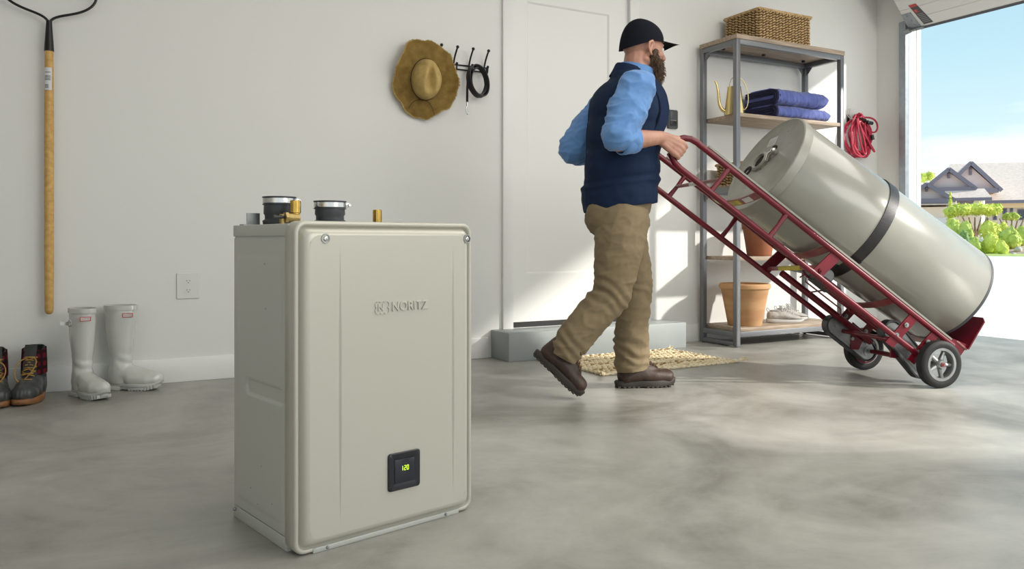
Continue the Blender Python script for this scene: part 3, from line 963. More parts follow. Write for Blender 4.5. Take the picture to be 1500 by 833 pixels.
# ================================================================== FOLDED QUILTS
def quilt(label, z, w_, hh, xo, seed):
    t = thing('folded_quilt', label, 'blanket', (4.165 + xo, 3.885, z), 0, 'blue quilts folded on the second shelf')
    D = 0.325
    def body(bb, x0, x1, inset, nu, m_i):
        rings = []
        for i in range(nu + 1):
            x = x0 + (x1 - x0) * i / nu
            e = max(0.0, (x - (x1 - 0.035)) / 0.035) if m_i == 0 else 0.0
            k = max(0.12, 1 - e ** 3.2) ** 0.5
            pts = []
            N = 44
            for j in range(N):
                a = 2 * PI * j / N
                # superellipse outline in (y,z): rounded fold in front
                cy, cz = D / 2, hh / 2
                ny, nz_ = math.cos(a), math.sin(a)
                p_ = 2.0 / (3.4 if ny < 0 else 5)
                yy = (abs(ny) ** p_) * (1 if ny > 0 else -1) * (D / 2 - inset)
                zz = (abs(nz_) ** p_) * (1 if nz_ > 0 else -1) * (hh / 2 - inset) * k
                puff = 0.010 * fbm((x, yy, zz), 14, seed) + 0.004 * fbm((x * 1, yy * 1, zz), 34, seed + 9)
                puff += 0.004 * math.sin(x * 60 + 8 * fbm((x, yy, zz), 6, seed))
                s = 1 + (puff / 0.05) * (0.45 if m_i == 0 else 0.1)
                zt = cz + zz * s + 0.010 * (-1 if m_i else 1) * 0
                zt += 0.010 * math.sin((yy / D + 0.5) * PI) * (1 if zz > 0 else 0) 
                pts.append((x + (0.004 * fbm((yy, zz, x), 20, seed)), cy + yy * (1 + 0.012 * math.sin(x * 25 + seed)), max(0.0005, zt)))
            rings.append(pts)
        loft(bb, rings)
    b = new(); body(b, 0, w_, 0.0, 90, 0)
    displace(b, lambda c, n: 0.0045 * max(0, 1 - abs(fbm((c.x, c.y, c.z * 0.7 + c.x * 0.6), 16, seed)) * 3) ** 1.5 + 0.0022 * max(0, 1 - abs(fbm((c.x + c.z, c.y, c.z - c.x * 0.5), 34, seed + 4)) * 3) - 0.003)
    part('cover', b, 'quilt', t, smooth=80)
    # folded end: nested layers like the leaves of the fold, seen at the left
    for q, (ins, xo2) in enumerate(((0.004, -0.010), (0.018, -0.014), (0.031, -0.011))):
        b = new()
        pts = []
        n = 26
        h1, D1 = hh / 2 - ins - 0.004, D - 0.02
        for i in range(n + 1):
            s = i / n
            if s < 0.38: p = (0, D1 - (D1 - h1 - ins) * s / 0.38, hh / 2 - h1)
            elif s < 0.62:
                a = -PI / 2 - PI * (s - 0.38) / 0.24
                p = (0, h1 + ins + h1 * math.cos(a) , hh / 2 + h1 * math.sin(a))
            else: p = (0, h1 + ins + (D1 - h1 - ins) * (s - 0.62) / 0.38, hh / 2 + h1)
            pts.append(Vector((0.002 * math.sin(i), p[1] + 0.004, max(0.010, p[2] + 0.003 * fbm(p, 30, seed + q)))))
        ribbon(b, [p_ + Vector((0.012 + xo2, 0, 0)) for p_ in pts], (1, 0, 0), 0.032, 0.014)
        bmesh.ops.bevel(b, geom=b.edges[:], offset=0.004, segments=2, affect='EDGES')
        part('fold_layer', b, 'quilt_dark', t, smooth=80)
    return t
quilt('lower of the two folded blue quilts, lying directly on the shelf board', 1.538, 0.515, 0.092, 0.0, 3)
quilt('upper of the two folded blue quilts, stacked on the other one', 1.636, 0.485, 0.108, 0.008, 17)

# ================================================================== FLOWER POTS
def pot(label, loc, rr, rb, h_, m, roll=True):
    t = thing('flower_pot', label, 'pot', loc, 0, 'terracotta flower pots on the shelving unit')
    b = new()
    z1 = h_ * 0.86
    if roll:
        rim = [(rr * 0.93, z1), (rr * 0.99, z1 + 0.008), (rr, z1 + 0.018), (rr * 0.99, h_ - 0.005), (rr * 0.95, h_)]
    else:
        rim = [(rr * 0.93, z1 - 0.012), (rr * 0.98, z1 - 0.010), (rr, h_ - 0.004), (rr * 0.98, h_)]
    lathe(b, [(0, 0.0), (rb - 0.003, 0.0), (rb, 0.004), (rb + (rr * 0.92 - rb) * 0.5, z1 * 0.5)] + [(rr * 0.92, z1 - 0.002 if roll else z1 - 0.014)] + rim + [(rr * 0.88, h_ - 0.002), (rb * 0.93, 0.02), (0, 0.02)], 56)
    part('shell', b, m, t)
    b = new(); lathe(b, [(0, h_ * 0.03), (rb * 0.9, h_ * 0.03), (rb * 0.9, h_ * 0.035), (0, h_ * 0.035)], 30)
    part('inside_floor', b, 'dark', t)
    return t
pot('wide light terracotta pot with rolled rim on the bottom shelf', (3.95, 3.985, 0.1265), 0.170, 0.112, 0.283, 'terracotta')
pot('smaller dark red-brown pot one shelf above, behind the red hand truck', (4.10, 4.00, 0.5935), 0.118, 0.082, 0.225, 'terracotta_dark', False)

# ================================================================== SNEAKERS
def sneaker(label, loc, rz):
    t = thing('sneaker', label, 'shoe', loc, rz, 'pair of grey sneakers on the bottom shelf')
    L = 0.262
    # x: heel -> toe
    def sec(x, z0, hw, top, n=22):
        return [(x, hw * math.cos(a) * (1.0 if math.sin(a) < 0 else (1 - 0.28 * math.sin(a))), z0 + (top - z0) * (math.sin(a) * 0.5 + 0.5)) for a in [2 * PI * k / n for k in range(n)]]
    b = new()
    prof = [(0.004, 0.022, 0.012, 0.050), (0.012, 0.020, 0.027, 0.078), (0.035, 0.018, 0.034, 0.088), (0.065, 0.018, 0.036, 0.084), (0.095, 0.018, 0.037, 0.090), (0.12, 0.018, 0.041, 0.086), (0.15, 0.018, 0.045, 0.072),
            (0.18, 0.018, 0.047, 0.060), (0.21, 0.018, 0.045, 0.052), (0.238, 0.020, 0.036, 0.044), (0.255, 0.022, 0.018, 0.034)]
    loft(b, [sec(*p) for p in prof])
    b2 = remesh(b, 0.004, 6)
    displace(b2, lambda c, n: 0.0018 * fbm(c, 60))
    part('upper', b2, 'sneaker', t, smooth=80)
    b = new()
    rings = []
    for z, gx in ((0.0, 0.92), (0.004, 1.0), (0.016, 1.04), (0.024, 1.0)):
        pts = []
        for k in range(40):
            a = 2 * PI * k / 40
            x = 0.131 + 0.134 * math.cos(a) * gx ** 0.4
            hw = 0.043 * abs(math.sin(a)) ** 0.75 * (1 if math.sin(a) > 0 else -1) * (0.80 + 0.24 * (x / L)) * gx
            pts.append((x, hw, z + (0.012 * max(0, (x - 0.20) / 0.06) ** 2 if z < 0.01 else 0) + (0.006 * max(0, (0.05 - x) / 0.05))))
        rings.append(pts)
    loft(b, rings)
    part('sole', b, 'sneaker_sole', t, smooth=60)
    b = new()
    for k in range(6):
        x = 0.105 + 0.015 * k; z = 0.094 - 0.0055 * k
        for s in (-1, 1):
            tube(b, [(x, s * 0.024, z - 0.014), (x + 0.004, s * 0.012, z), (x + 0.008, 0, z + 0.003)], 0.0028, 6)
    for q in range(4):
        a = random.uniform(0, 6)
        tube(b, bez([(0.10, 0, 0.095), (0.09 + 0.02 * math.cos(a), 0.03 * math.sin(a), 0.135), (0.12 + 0.03 * math.cos(a + 1), 0.03 * math.sin(a + 2), 0.12), (0.115 + 0.012 * q, 0.012, 0.088)], 10), 0.0026, 6)
    # pull loops at the heel
    tube(b, bez([(0.012, 0, 0.075), (-0.012, 0, 0.10), (0.01, 0, 0.12), (0.022, 0, 0.085)], 8), 0.003, 6)
    pieces('lace', b, 'sneaker_sole', t)
    b = new(); sphere(b, (0.058, 0, 0.0845), (0.036, 0.021, 0.006)); part('collar_opening', b, 'label_grey', t)
    return t
sneaker('nearer grey sneaker on the bottom shelf, beside the wide pot', (4.185, 4.015, 0.1265), R(-24))
sneaker('farther grey sneaker of the pair, its toe peeking out behind the nearer one', (4.355, 4.105, 0.1265), R(-18))

# ================================================================== WALL DEVICES
def on_wall_thing(name, label, cat, x, z, group=None): return thing(name, label, cat, group=group, mtx=on_wall(x, WY, z))
t = on_wall_thing('wall_control', 'dark grey wall switch between the man and the shelving unit', 'switch', 3.527, 1.525)
b = new()
loft(b, [[(x * s, y * s, z) for x, y in rrect(0.082, 0.128, 0.010)] for s, z in ((1, 0.0), (1, 0.016), (0.96, 0.020))])
part('faceplate', b, 'keypad', t)
b = new(); box(b, (0, 0.022, 0.021), (0.058, 0.052, 0.006), bev=0.002); part('rocker', b, 'keypad', t)
b = new(); box(b, (0, -0.030, 0.021), (0.058, 0.030, 0.006), bev=0.002); part('button', b, 'black', t)
b = new(); box(b, (0.0, -0.008, 0.0205), (0.05, 0.004, 0.003)); part('light_bar', b, 'label_grey', t)
t = on_wall_thing('wall_outlet', 'white duplex electrical outlet on the back wall', 'outlet', 0.455, 0.474)
b = new()
loft(b, [[(x * s, y * s, z) for x, y in rrect(0.108, 0.130, 0.006)] for s, z in ((1, 0.0), (1, 0.004), (0.95, 0.0075))])
part('faceplate', b, 'ivory', t)
for zz in (0.023, -0.023):
    b = new()
    out = [(0.0175 * math.cos(a), max(-0.0135, min(0.0135, 0.0175 * math.sin(a)))) for a in [2 * PI * k / 28 for k in range(28)]]
    prism(b, [(x, y + zz, 0.0070) for x, y in out], (0, 0, 0.0028))
    rc = part('receptacle', b, 'ivory', t)
    b = new()
    box(b, (-0.0065, zz + 0.003, 0.0098), (0.0024, 0.008, 0.0006)); box(b, (0.0065, zz + 0.003, 0.0098), (0.0024, 0.0065, 0.0006)); cyl(b, (0, zz - 0.007, 0.0095), (0, 0, 1), 0.0027, 0.0006, 10)
    part('slots', b, 'slot', rc)
b = new(); cyl(b, (0, 0, 0.007), (0, 0, 1), 0.003, 0.0015, 10); part('screw', b, 'ivory', t)

# ================================================================== COAT HOOKS, HAT, LEASH
ck = on_wall_thing('coat_hook_rail', 'black iron rail of four double hooks on the back wall', 'hook rail', 1.945, 1.716)
b = new()
for dz in (0.012, -0.014): tube(b, [(-0.168, dz, 0.008), (0.168, dz, 0.008)], 0.0042, 8)
for x in (-0.168, 0.168): tube(b, [(x, 0.014, 0.008), (x, -0.016, 0.008)], 0.0042, 8)
part('rail', b, 'iron', ck)
for x in (-0.150, -0.050, 0.050, 0.150):
    b = new()
    tube(b, bez([(x, -0.020, 0.010), (x, 0.03, 0.010), (x + 0.0, 0.055, 0.030), (x, 0.098, 0.070)], 12), 0.0054, 8)
    tube(b, bez([(x, 0.0, 0.010), (x, -0.040, 0.010), (x, -0.052, 0.062), (x, 0.004, 0.060)], 12), 0.0050, 8)
    sphere(b, (x, 0.100, 0.071), 0.0095); sphere(b, (x, 0.007, 0.060), 0.0082)
    part('hook', b, 'iron', ck)
# hat
hat = thing('sun_hat', 'wide-brimmed frayed straw sun hat hanging over the left hook', 'hat',
            mtx=on_wall(1.702, WY - 0.055, 1.612) @ Matrix.Rotation(R(8), 4, 'X') @ Matrix.Rotation(R(-6), 4, 'Y'))
b = new()
NA, NR = 140, 26
def brim_r(a): return 0.200 + 0.005 * math.cos(3 * a + 0.7) + 0.006 * math.cos(5 * a + 2.1) + 0.004 * math.cos(9 * a) + 0.002 * math.cos(17 * a)
def brim_pt(a, f, lift=0.0):
    r0x, r0y = 0.082, 0.112
    ro = brim_r(a)
    x = math.cos(a) * (r0x + (ro * 0.93 - r0x) * f); y = math.sin(a) * (r0y + (ro * 1.09 - r0y) * f)
    z = 0.016 * f * f * math.cos(2 * a + 0.3) + 0.010 * f * f * math.sin(5 * a + 1.0) + 0.006 * f * math.sin(3 * a) + 0.018 * f * f * max(0, -math.sin(a)) + lift
    return Vector((x, y, z))
rings = [[brim_pt(2 * PI * k / NA, i / NR) for k in range(NA)] for i in range(NR + 1)]
loft(b, rings, cap0=False, cap1=False)
V = list(b.verts); bmesh.ops.solidify(b, geom=b.faces[:], thickness=0.003)
hb = part('brim', b, 'hat', hat, smooth=70)
b = new()   # frayed edge
for k in range(520):
    a = 2 * PI * k / 520 + random.uniform(-.004, .004)
    p = brim_pt(a, random.uniform(0.97, 1.0)); q = brim_pt(a + random.uniform(-.03, .03), 1.0 + random.uniform(0.02, 0.07)) + Vector((0, 0, random.uniform(-.004, .004)))
    tube(b, [p, q], [0.0024, 0.0012], 4)
part('frayed_edge', b, 'hat_crown', hb, kind='stuff')
b = new()   # crown: pinched dome, taller toward the front dents
NA2, NR2 = 96, 22
rings = []
for i in range(NR2 + 1):
    f = i / NR2
    th = f * PI / 2
    pts = []
    for k in range(NA2):
        a = 2 * PI * k / NA2
        tap = 1 - 0.34 * f * max(0, math.sin(a))            # narrower at the top of the picture
        rr = math.cos(th) ** 0.55
        x = 0.084 * rr * math.cos(a) * tap; y = 0.114 * rr * math.sin(a)
        z = 0.118 * math.sin(th) ** 0.9
        # centre crease and two front pinches
        wc_ = 0.015 + 0.016 * min(1, max(0, (0.06 - y) / 0.12))
        cr_ = math.exp(-((x - 0.004) / wc_) ** 2) * 0.042 * f * f * math.exp(-(y / 0.095) ** 4)
        pinch = sum(math.exp(-(((x - sx * 0.045) / 0.020) ** 2 + ((y - 0.062) / 0.035) ** 2)) for sx in (-1, 1)) * 0.026 * f
        z -= cr_ + pinch
        ridge = 0.010 * math.exp(-((abs(x) - 0.034) / 0.014) ** 2) * f * f
        z += ridge
        pts.append((x, y, z))
    rings.append(pts)
loft(b, rings, cap0=False, cap1=True)
part('crown', b, 'hat_crown', hat, smooth=80)
b = new()
tube(b, [Vector((0.0865 * math.cos(a), 0.117 * math.sin(a), 0.006)) for a in [2 * PI * k / 60 for k in range(60)]], 0.0016, 6, closed=True)
tube(b, bez([(0.0, -0.117, 0.008), (-0.04, -0.105, 0.012), (-0.085, -0.13, 0.020), (-0.095, -0.172, 0.030)], 16), 0.0015, 6)
tube(b, bez([(0.0, -0.117, 0.008), (0.03, -0.12, 0.012), (0.042, -0.15, 0.022), (0.052, -0.198, 0.040)], 16), 0.0015, 6)
part('hat_cord', b, 'cord_brown', hat)
# leash
le = thing('dog_leash', 'coiled black leather leash hanging from the third hook', 'leash', mtx=on_wall(1.995, WY - 0.048, 1.716))
b = new()
for k, (rx, ry, cx_, ph) in enumerate(((0.058, 0.088, 0.028, 0.0), (0.053, 0.080, 0.031, 0.2), (0.060, 0.090, 0.026, -0.1))):
    pts = [Vector((cx_ + rx * math.sin(a + ph) + 0.02 * (1 - math.cos(a)) * 0.6, -0.082 + ry * math.cos(a), 0.004 + 0.010 * (k - 1) + 0.004 * math.sin(2 * a))) for a in [2 * PI * q / 40 for q in range(40)]]
    ribbon(b, pts, (0.5, 0.3, 1), 0.024, 0.007, closed=True)
part('coil', b, 'leather', le, smooth=60)
b = new()
ribbon(b, bez([(0.0, 0.002, 0.006), (-0.030, -0.02, 0.010), (-0.034, -0.10, 0.010), (-0.032, -0.215, 0.008)], 24), (0.6, 0, 1), 0.013, 0.005)
part('strap', b, 'leather', le, smooth=60)
b = new()
cyl(b, (-0.032, -0.210, 0.008), (0, -1, 0), 0.0065, 0.022, 12)
tube(b, bez([(-0.032, -0.232, 0.008), (-0.044, -0.245, 0.008), (-0.042, -0.290, 0.008), (-0.030, -0.286, 0.008), (-0.024, -0.275, 0.008)], 14), 0.0035, 8)
tube(b, [(-0.030, -0.234, 0.008), (-0.024, -0.272, 0.008)], 0.0028, 8)
part('snap_clip', b, 'steel', le)

# ================================================================== RAKE
rk = thing('garden_rake', 'garden rake with varnished wooden handle hanging on the back wall', 'rake', mtx=on_wall(-0.142, WY - 0.045, 0))
b = new()
lathe(b, [(0, 0.362), (0.008, 0.363), (0.015, 0.370), (0.018, 0.385), (0.0195, 0.60), (0.0195, 1.2), (0.0175, 1.60), (0, 1.60)], 20, Matrix.Rotation(R(-90), 4, 'X'))
part('handle', b, 'handle_wood', rk)
b = new()
lathe(b, [(0, 1.565), (0.0205, 1.565), (0.0185, 1.60), (0.0125, 1.69), (0.0120, 1.705), (0, 1.705)], 18, Matrix.Rotation(R(-90), 4, 'X'))
part('socket', b, 'iron', rk)
b = new()
for s in (-1, 1):
    tube(b, bez([(0, 1.690, 0.0), (s * 0.012, 1.745, 0.0), (s * 0.09, 1.735, 0.0), (s * 0.155, 1.755, 0.002), (s * 0.205, 1.80, 0.004), (s * 0.19, 1.86, 0.004)], 22), 0.0058, 8)
part('bow_arm', b, 'iron', rk)
b = new(); box(b, (0, 1.868, 0.004), (0.42, 0.022, 0.010), bev=0.002)
for k in range(14): 
    x = -0.195 + 0.03 * k; tube(b, [(x, 1.868, 0.006), (x, 1.866, 0.028), (x, 1.852, 0.036)], [0.005, 0.0045, 0.002], 6)
part('rake_head', b, 'iron', rk)
b = new()
rings = [[(0.0200 * math.sin(a), y, 0.0200 * math.cos(a)) for a in [R(-75) + R(110) * k / 8 for k in range(9)]] for y in (1.385, 1.488)]
loft(b, rings, cap0=False, cap1=False, closed=False)
st = part('sticker', b, 'white_label', rk)
b = new()
for y in (1.395, 1.401, 1.407, 1.43, 1.436, 1.442, 1.448, 1.465):
    loft(b, [[(0.0203 * math.sin(a), y + e, 0.0203 * math.cos(a)) for a in [R(-50) + R(70 if y > 1.41 else 45) * k / 5 for k in range(6)]] for e in (0, 0.003)], cap0=False, cap1=False, closed=False)
part('printed_line', b, 'label_dark', st)

# ================================================================== RUBBER BOOTS
def wellie(label, loc, rz, lean=0.0):
    t = thing('rubber_boot', label, 'boot', group='tall white rubber boots by the wall', mtx=Matrix.Translation(loc) @ Matrix.Rotation(rz, 4, 'Z') @ Matrix.Rotation(lean, 4, 'Y'))
    # x toward the toe, origin under the ankle
    def sec(cx, z, rx, ry, tilt=0.0, n=28):
        return [(cx + rx * math.cos(a), ry * math.sin(a), z + tilt * rx * math.cos(a)) for a in [2 * PI * k / n for k in range(n)]]
    b = new()
    loft(b, [sec(0.0, 0.395, 0.073, 0.048), sec(0.0, 0.34, 0.071, 0.049), sec(-0.002, 0.28, 0.067, 0.048), sec(0.0, 0.22, 0.059, 0.044), sec(0.002, 0.165, 0.050, 0.039), sec(0.003, 0.125, 0.049, 0.039), sec(0.002, 0.10, 0.056, 0.042), sec(0.0, 0.05, 0.060, 0.040), sec(0.0, 0.028, 0.058, 0.037)])
    chain(b, [((-0.02, 0, 0.070), 0.038), ((0.045, 0, 0.075), 0.043), ((0.10, 0, 0.062), 0.040), ((0.145, 0, 0.056), 0.036), ((0.172, 0, 0.056), 0.030)])
    for y in (-0.012, 0.012): chain(b, [((0.06, y, 0.052), 0.036), ((0.13, y * 1.3, 0.050), 0.034), ((0.165, y, 0.052), 0.026)])
    b = remesh(b, 0.005, 10, 0.6)
    displace(b, lambda c, n: 0.0022 * math.sin(c.z * 120 + 3 * c.x * 20) * math.exp(-((c.z - 0.135) / 0.035) ** 2) * (1 if c.x > 0 else 0.3) + 0.0012 * fbm(c, 14))
    cut(b, (0, 0, 0.020), (0, 0, -1)); cut(b, (0, 0, 0.388), (0, 0, 1))
    o = part('upper', b, 'wellie', t, smooth=80)
    md = o.modifiers.new('s', 'SOLIDIFY'); md.thickness = 0.004
    b = new()
    lathe(b, [(1.0, 0), (1.04, 0), (1.04, 0.020), (0.99, 0.021), (0.96, 0.020), (0.97, 0)], 30)
    bmesh.ops.transform(b, matrix=Matrix.Translation((0, 0, 0.376)) @ Matrix.Diagonal((0.0745, 0.0495, 1, 1)), verts=b.verts)
    part('rim_band', b, 'wellie', t)
    def outline(g, z, x0=-0.064, x1=0.200):
        pts = []
        for k in range(48):
            a = 2 * PI * k / 48
            x = (x0 + x1) / 2 + (x1 - x0) / 2 * (1 if math.cos(a) > 0 else -1) * abs(math.cos(a)) ** 0.8 * g
            fr = (x - x0) / (x1 - x0)
            hw = 0.036 + 0.012 * math.sin(min(1, max(0, (fr - 0.35) / 0.55)) * PI) - 0.004 * math.sin(min(1, fr / 0.5) * PI)
            toe = 0.018 * max(0, (fr - 0.80) / 0.20) ** 1.5
            pts.append((x, hw * (1 if math.sin(a) > 0 else -1) * abs(math.sin(a)) ** 0.7 * g, z + toe))
        return pts
    b = new()
    loft(b, [outline(1.0, 0.018), outline(1.03, 0.020), outline(1.03, 0.030), outline(0.99, 0.033)])
    so = part('welt', b, 'wellie_sole', t, smooth=60)
    b = new()
    loft(b, [outline(0.93, 0.006), outline(0.95, 0.019)])
    part('midsole', b, 'wellie_sole', t, smooth=60)
    b = new()
    pbox(b, -0.062, 0.012, -0.033, 0.033, 0.0, 0.020, bev=0.004)
    for k in range(9):
        x = 0.055 + 0.0145 * k
        hw = 0.040 - 0.012 * max(0, (k - 6) / 3)
        pbox(b, x, x + 0.0095, -hw, hw, 0.0 + 0.0016 * max(0, k - 4) ** 1.4, 0.020 + 0.0016 * max(0, k - 4), bev=0.0015)
    part('tread', b, 'wellie_sole', t)
    return t
def boot_label(t, x, y, z, nrm_deg):
    mt = Matrix.Translation((x, y, z)) @ Matrix.Rotation(R(nrm_deg), 4, 'Z') @ Matrix.Rotation(R(90), 4, 'X')
    b = new(); box(b, (0, 0, 0), (0.044, 0.019, 0.003)); b.transform(mt); lo = part('label_patch', b, 'label_red', t, label='red bordered white label patch')
    b = new(); box(b, (0, 0, 0.0017), (0.037, 0.013, 0.001)); b.transform(mt); part('label_face', b, 'white_label', lo)
    text('lettering', 'HUNTER', 0.0085, mt @ Matrix.Translation((0, 0, 0.0024)), 'label_red', lo, extrude=0.0002)
t1 = wellie('white rubber boot on the left, its toe turned toward the viewer', (-0.008, 4.055, 0.0), R(-62), 0.0)
boot_label(t1, 0.0665, -0.022, 0.352, 66)
b = new(); cyl(b, (-0.012, -0.047, 0.330), (-0.1, -1, 0), 0.017, 0.005, 18); 
bb2 = new(); ribbon(bb2, [(0.004, -0.053, 0.33), (-0.016, -0.056, 0.33), (-0.030, -0.066, 0.331), (-0.036, -0.080, 0.332)], (0, 0, 1), 0.017, 0.004)

part('strap_button', b, 'wellie_sole', t1); part('buckle', bb2, 'steel', t1)
t2 = wellie('white rubber boot on the right, standing side-on with its toe pointing right', (0.150, 4.150, 0.0), R(-30), 0.0)
boot_label(t2, 0.052, -0.0365, 0.352, 24)

# ================================================================== DUCK BOOTS
def duck(label, loc, rz, flip):
    t = thing('duck_boot', label, 'boot', loc, rz, 'pair of red plaid and charcoal lace-up boots')
    # y-axis negative = toe direction (toward the viewer); origin under the ankle
    def sec(cy, z, rx, ry, n=24): return [(rx * math.cos(a), cy + ry * math.sin(a), z) for a in [2 * PI * k / n for k in range(n)]]
    b = new()
    loft(b, [sec(0.0, 0.235, 0.040, 0.052), sec(0.0, 0.19, 0.043, 0.055), sec(0.0, 0.145, 0.045, 0.055), sec(0.0, 0.10, 0.047, 0.060), sec(0, 0.05, 0.046, 0.060), sec(0, 0.02, 0.042, 0.055)])
    chain(b, [((0, 0.0, 0.075), 0.045), ((0, -0.07, 0.070), 0.046), ((0, -0.13, 0.055), 0.042), ((0, -0.160, 0.048), 0.036)])
    for x in (-0.014, 0.014): chain(b, [((x, -0.08, 0.048), 0.038), ((x, -0.150, 0.044), 0.034)])
    full = remesh(b, 0.005, 8, 0.6)
    displace(full, lambda c, n: 0.0015 * fbm(c, 40))
    cut(full, (0, 0, 0.012), (0, 0, -1)); cut(full, (0, 0, 0.226), (0, -0.3, 1))
    lower = full.copy()
    cut(full, (0, -0.04, 0.105), (0, -0.35, -1))           # keep above: shaft
    cut(lower, (0, -0.04, 0.105), (0, 0.35, 1))            # keep below: rubber foot
    o = part('shaft', full, 'duck_dark', t, smooth=80); o.modifiers.new('s', 'SOLIDIFY').thickness = 0.004
    displace(lower, lambda c, n: 0.0018 + (0.0016 * math.sin(c.x * 420) if c.y < -0.06 and c.z < 0.065 else 0))
    part('rubber_foot', lower, 'duck_rubber', t, smooth=80)
    # plaid side panels
    for s in (-1, 1):
        b = new()
        cols = []
        for i in range(9):
            z = 0.108 + 0.110 * i / 8
            row = []
            for j in range(7):
                a = R(-58 + 120 * j / 6) if s > 0 else R(180 + 58 - 120 * j / 6)
                rx, ry = 0.0475 - 0.05 * max(0, z - 0.145) + 0.0018 , 0.059
                row.append((rx * math.cos(a) + s * 0.001, ry * math.sin(a), z + 0.010 * j / 6))
            cols.append(row)
        loft(b, cols, cap0=False, cap1=False, closed=False)
        bmesh.ops.solidify(b, geom=b.faces[:], thickness=0.003)
        part('plaid_panel', b, 'plaid', t, smooth=80, label='red plaid side panel')
    b = new()    # tongue and collar
    loft(b, [[(x * 0.024, -0.050 - (z_ - 0.235) * -0.35 - abs(x) * -0.006, z_) for x in (-1, -.5, 0, .5, 1)] + [(x * 0.024, -0.044 - (z_ - 0.235) * -0.35, z_) for x in (1, 0, -1)] for z_ in (0.10, 0.15, 0.20, 0.243)])
    part('tongue', b, 'duck_dark', t, smooth=70)
    b = new()    # gum sole
    rings = []
    for z_, g in ((0.0, 0.94), (0.004, 1.0), (0.022, 1.03), (0.030, 0.98)):
        pts = []
        for k in range(40):
            a = 2 * PI * k / 40
            y = -0.068 + 0.136 * math.sin(a)
            fr = (0.068 - y) / 0.272
            hw = (0.043 + 0.014 * math.sin(min(1, max(0, (fr - 0.2) / 0.8)) * PI)) * abs(math.cos(a)) ** 0.6 * (1 if math.cos(a) > 0 else -1)
            pts.append((hw * g, -0.068 + (y + 0.068) * g, z_ + (0.008 * max(0, fr - 0.8) / 0.2 if z_ < 0.01 else 0)))
        rings.append(pts)
    loft(b, rings)
    part('gum_sole', b, 'duck_sole', t, smooth=60)
    b = new()
    def front(z): return -0.064 - max(0, (0.155 - z)) * 0.95
    zs = [0.112, 0.130, 0.148, 0.168, 0.188]
    for i, z in enumerate(zs):
        for s in (-1, 1):
            z2 = zs[min(i + 1, 4)]
            tube(b, [(s * 0.026, front(z) + 0.012, z), (s * 0.012, front(z) - 0.006, (z + z2) / 2), (-s * 0.010, front(z2) - 0.006, (z + z2) / 2 + 0.004), (-s * 0.026, front(z2) + 0.012, z2)], 0.0026, 6)
    for q in range(5): tube(b, [(-0.022, front(0.10 + 0.02 * q) + 0.006, 0.100 + 0.022 * q), (0, front(0.10 + 0.02 * q) - 0.010, 0.104 + 0.022 * q), (0.022, front(0.10 + 0.02 * q) + 0.006, 0.100 + 0.022 * q)], 0.0026, 6)
    tube(b, bez([(0.01, -0.065, 0.185), (0.055 * flip, -0.10, 0.20), (0.045 * flip, -0.13, 0.12), (-0.01 * flip, -0.135, 0.12), (-0.055 * flip, -0.10, 0.03)], 16), 0.0026, 6)
    tube(b, bez([(-0.01, -0.065, 0.185), (-0.05 * flip, -0.10, 0.19), (-0.062 * flip, -0.115, 0.10), (-0.03, -0.135, 0.08), (0.02 * flip, -0.125, 0.085)], 16), 0.0026, 6)
    pieces('lace', b, 'lace', t)
    return t
duck('right boot of the charcoal pair with red plaid sides, next to the white boots', (-0.196, 4.105, 0.0), R(-13), 1)
duck('left boot of the charcoal pair with red plaid sides, cut by the picture edge', (-0.342, 4.090, 0.0), R(8), -1)

# ================================================================== EXTENSION CORD ON ITS HOOK
ch = thing('wall_hook', 'small wire hook on the back wall holding the red cord', 'hook', mtx=on_wall(5.30, WY, 1.66))
b = new(); box(b, (0, 0, 0.004), (0.030, 0.06, 0.006), bev=0.002); part('plate', b, 'black', ch)
b = new(); tube(b, [(-0.010, 0.02, 0.008), (-0.008, 0.075, 0.02), (0.008, 0.075, 0.02), (0.010, 0.02, 0.008), (0.008, -0.02, 0.06), (0.0, -0.01, 0.075), (-0.008, -0.02, 0.06)], 0.0035, 8, closed=True); part('loop', b, 'steel', ch)
ec = thing('extension_cord', 'bundle of red extension cord hanging on the wall hook', 'cord', mtx=on_wall(5.36, WY - 0.055, 1.55))
rs = random.Random(5)
b = new()
pts = []
turns = 11
for k in range(turns * 26):
    a = 2 * PI * k / 26; tt = k // 26
    rx = 0.110 + 0.028 * math.sin(tt * 2.4 + a * 0.11); ry = 0.150 + 0.022 * math.cos(tt * 1.7 + a * .07)
    pin = 1 - 0.55 * max(0, math.cos(a)) ** 3
    cxo = 0.03 * math.sin(tt * 1.3)
    pts.append((cxo + rx * math.sin(a) * pin + 0.012 * math.sin(3 * a + tt), -0.035 + ry * math.cos(a) + 0.012 * math.cos(2 * a + tt * 2), 0.030 * math.sin(tt * 1.9 + a * 0.5)))
tube(b, pts, 0.0072, 7)
tube(b, bez([(-0.06, 0.10, 0.03), (0.02, -0.10, 0.05), (0.20, -0.14, 0.04), (0.18, -0.24, 0.04), (0.10, -0.13, 0.05), (-0.02, -0.05, 0.045), (0.04, 0.10, 0.03)], 40), 0.0072, 7)
tube(b, bez([(0.0, 0.11, 0.03), (0.26, 0.16, 0.03), (0.20, -0.05, 0.03), (0.10, 0.02, 0.02)], 26), 0.0072, 7)
tube(b, bez([(-0.07, 0.09, 0.04), (-0.06, -0.15, 0.06), (0.05, -0.30, 0.04), (0.09, -0.18, 0.03), (-0.02, 0.0, 0.05), (-0.05, 0.10, 0.03)], 36), 0.0072, 7)
part('cable', b, 'cord', ec)
b = new(); 
for q in range(3):
    tube(b, [Vector((-0.02 + 0.03 * q + 0.016 * math.cos(a), 0.10 - 0.008 * q, 0.012 + 0.042 * math.sin(a))) for a in [2 * PI * k / 16 for k in range(16)]], 0.007, 6, closed=True)
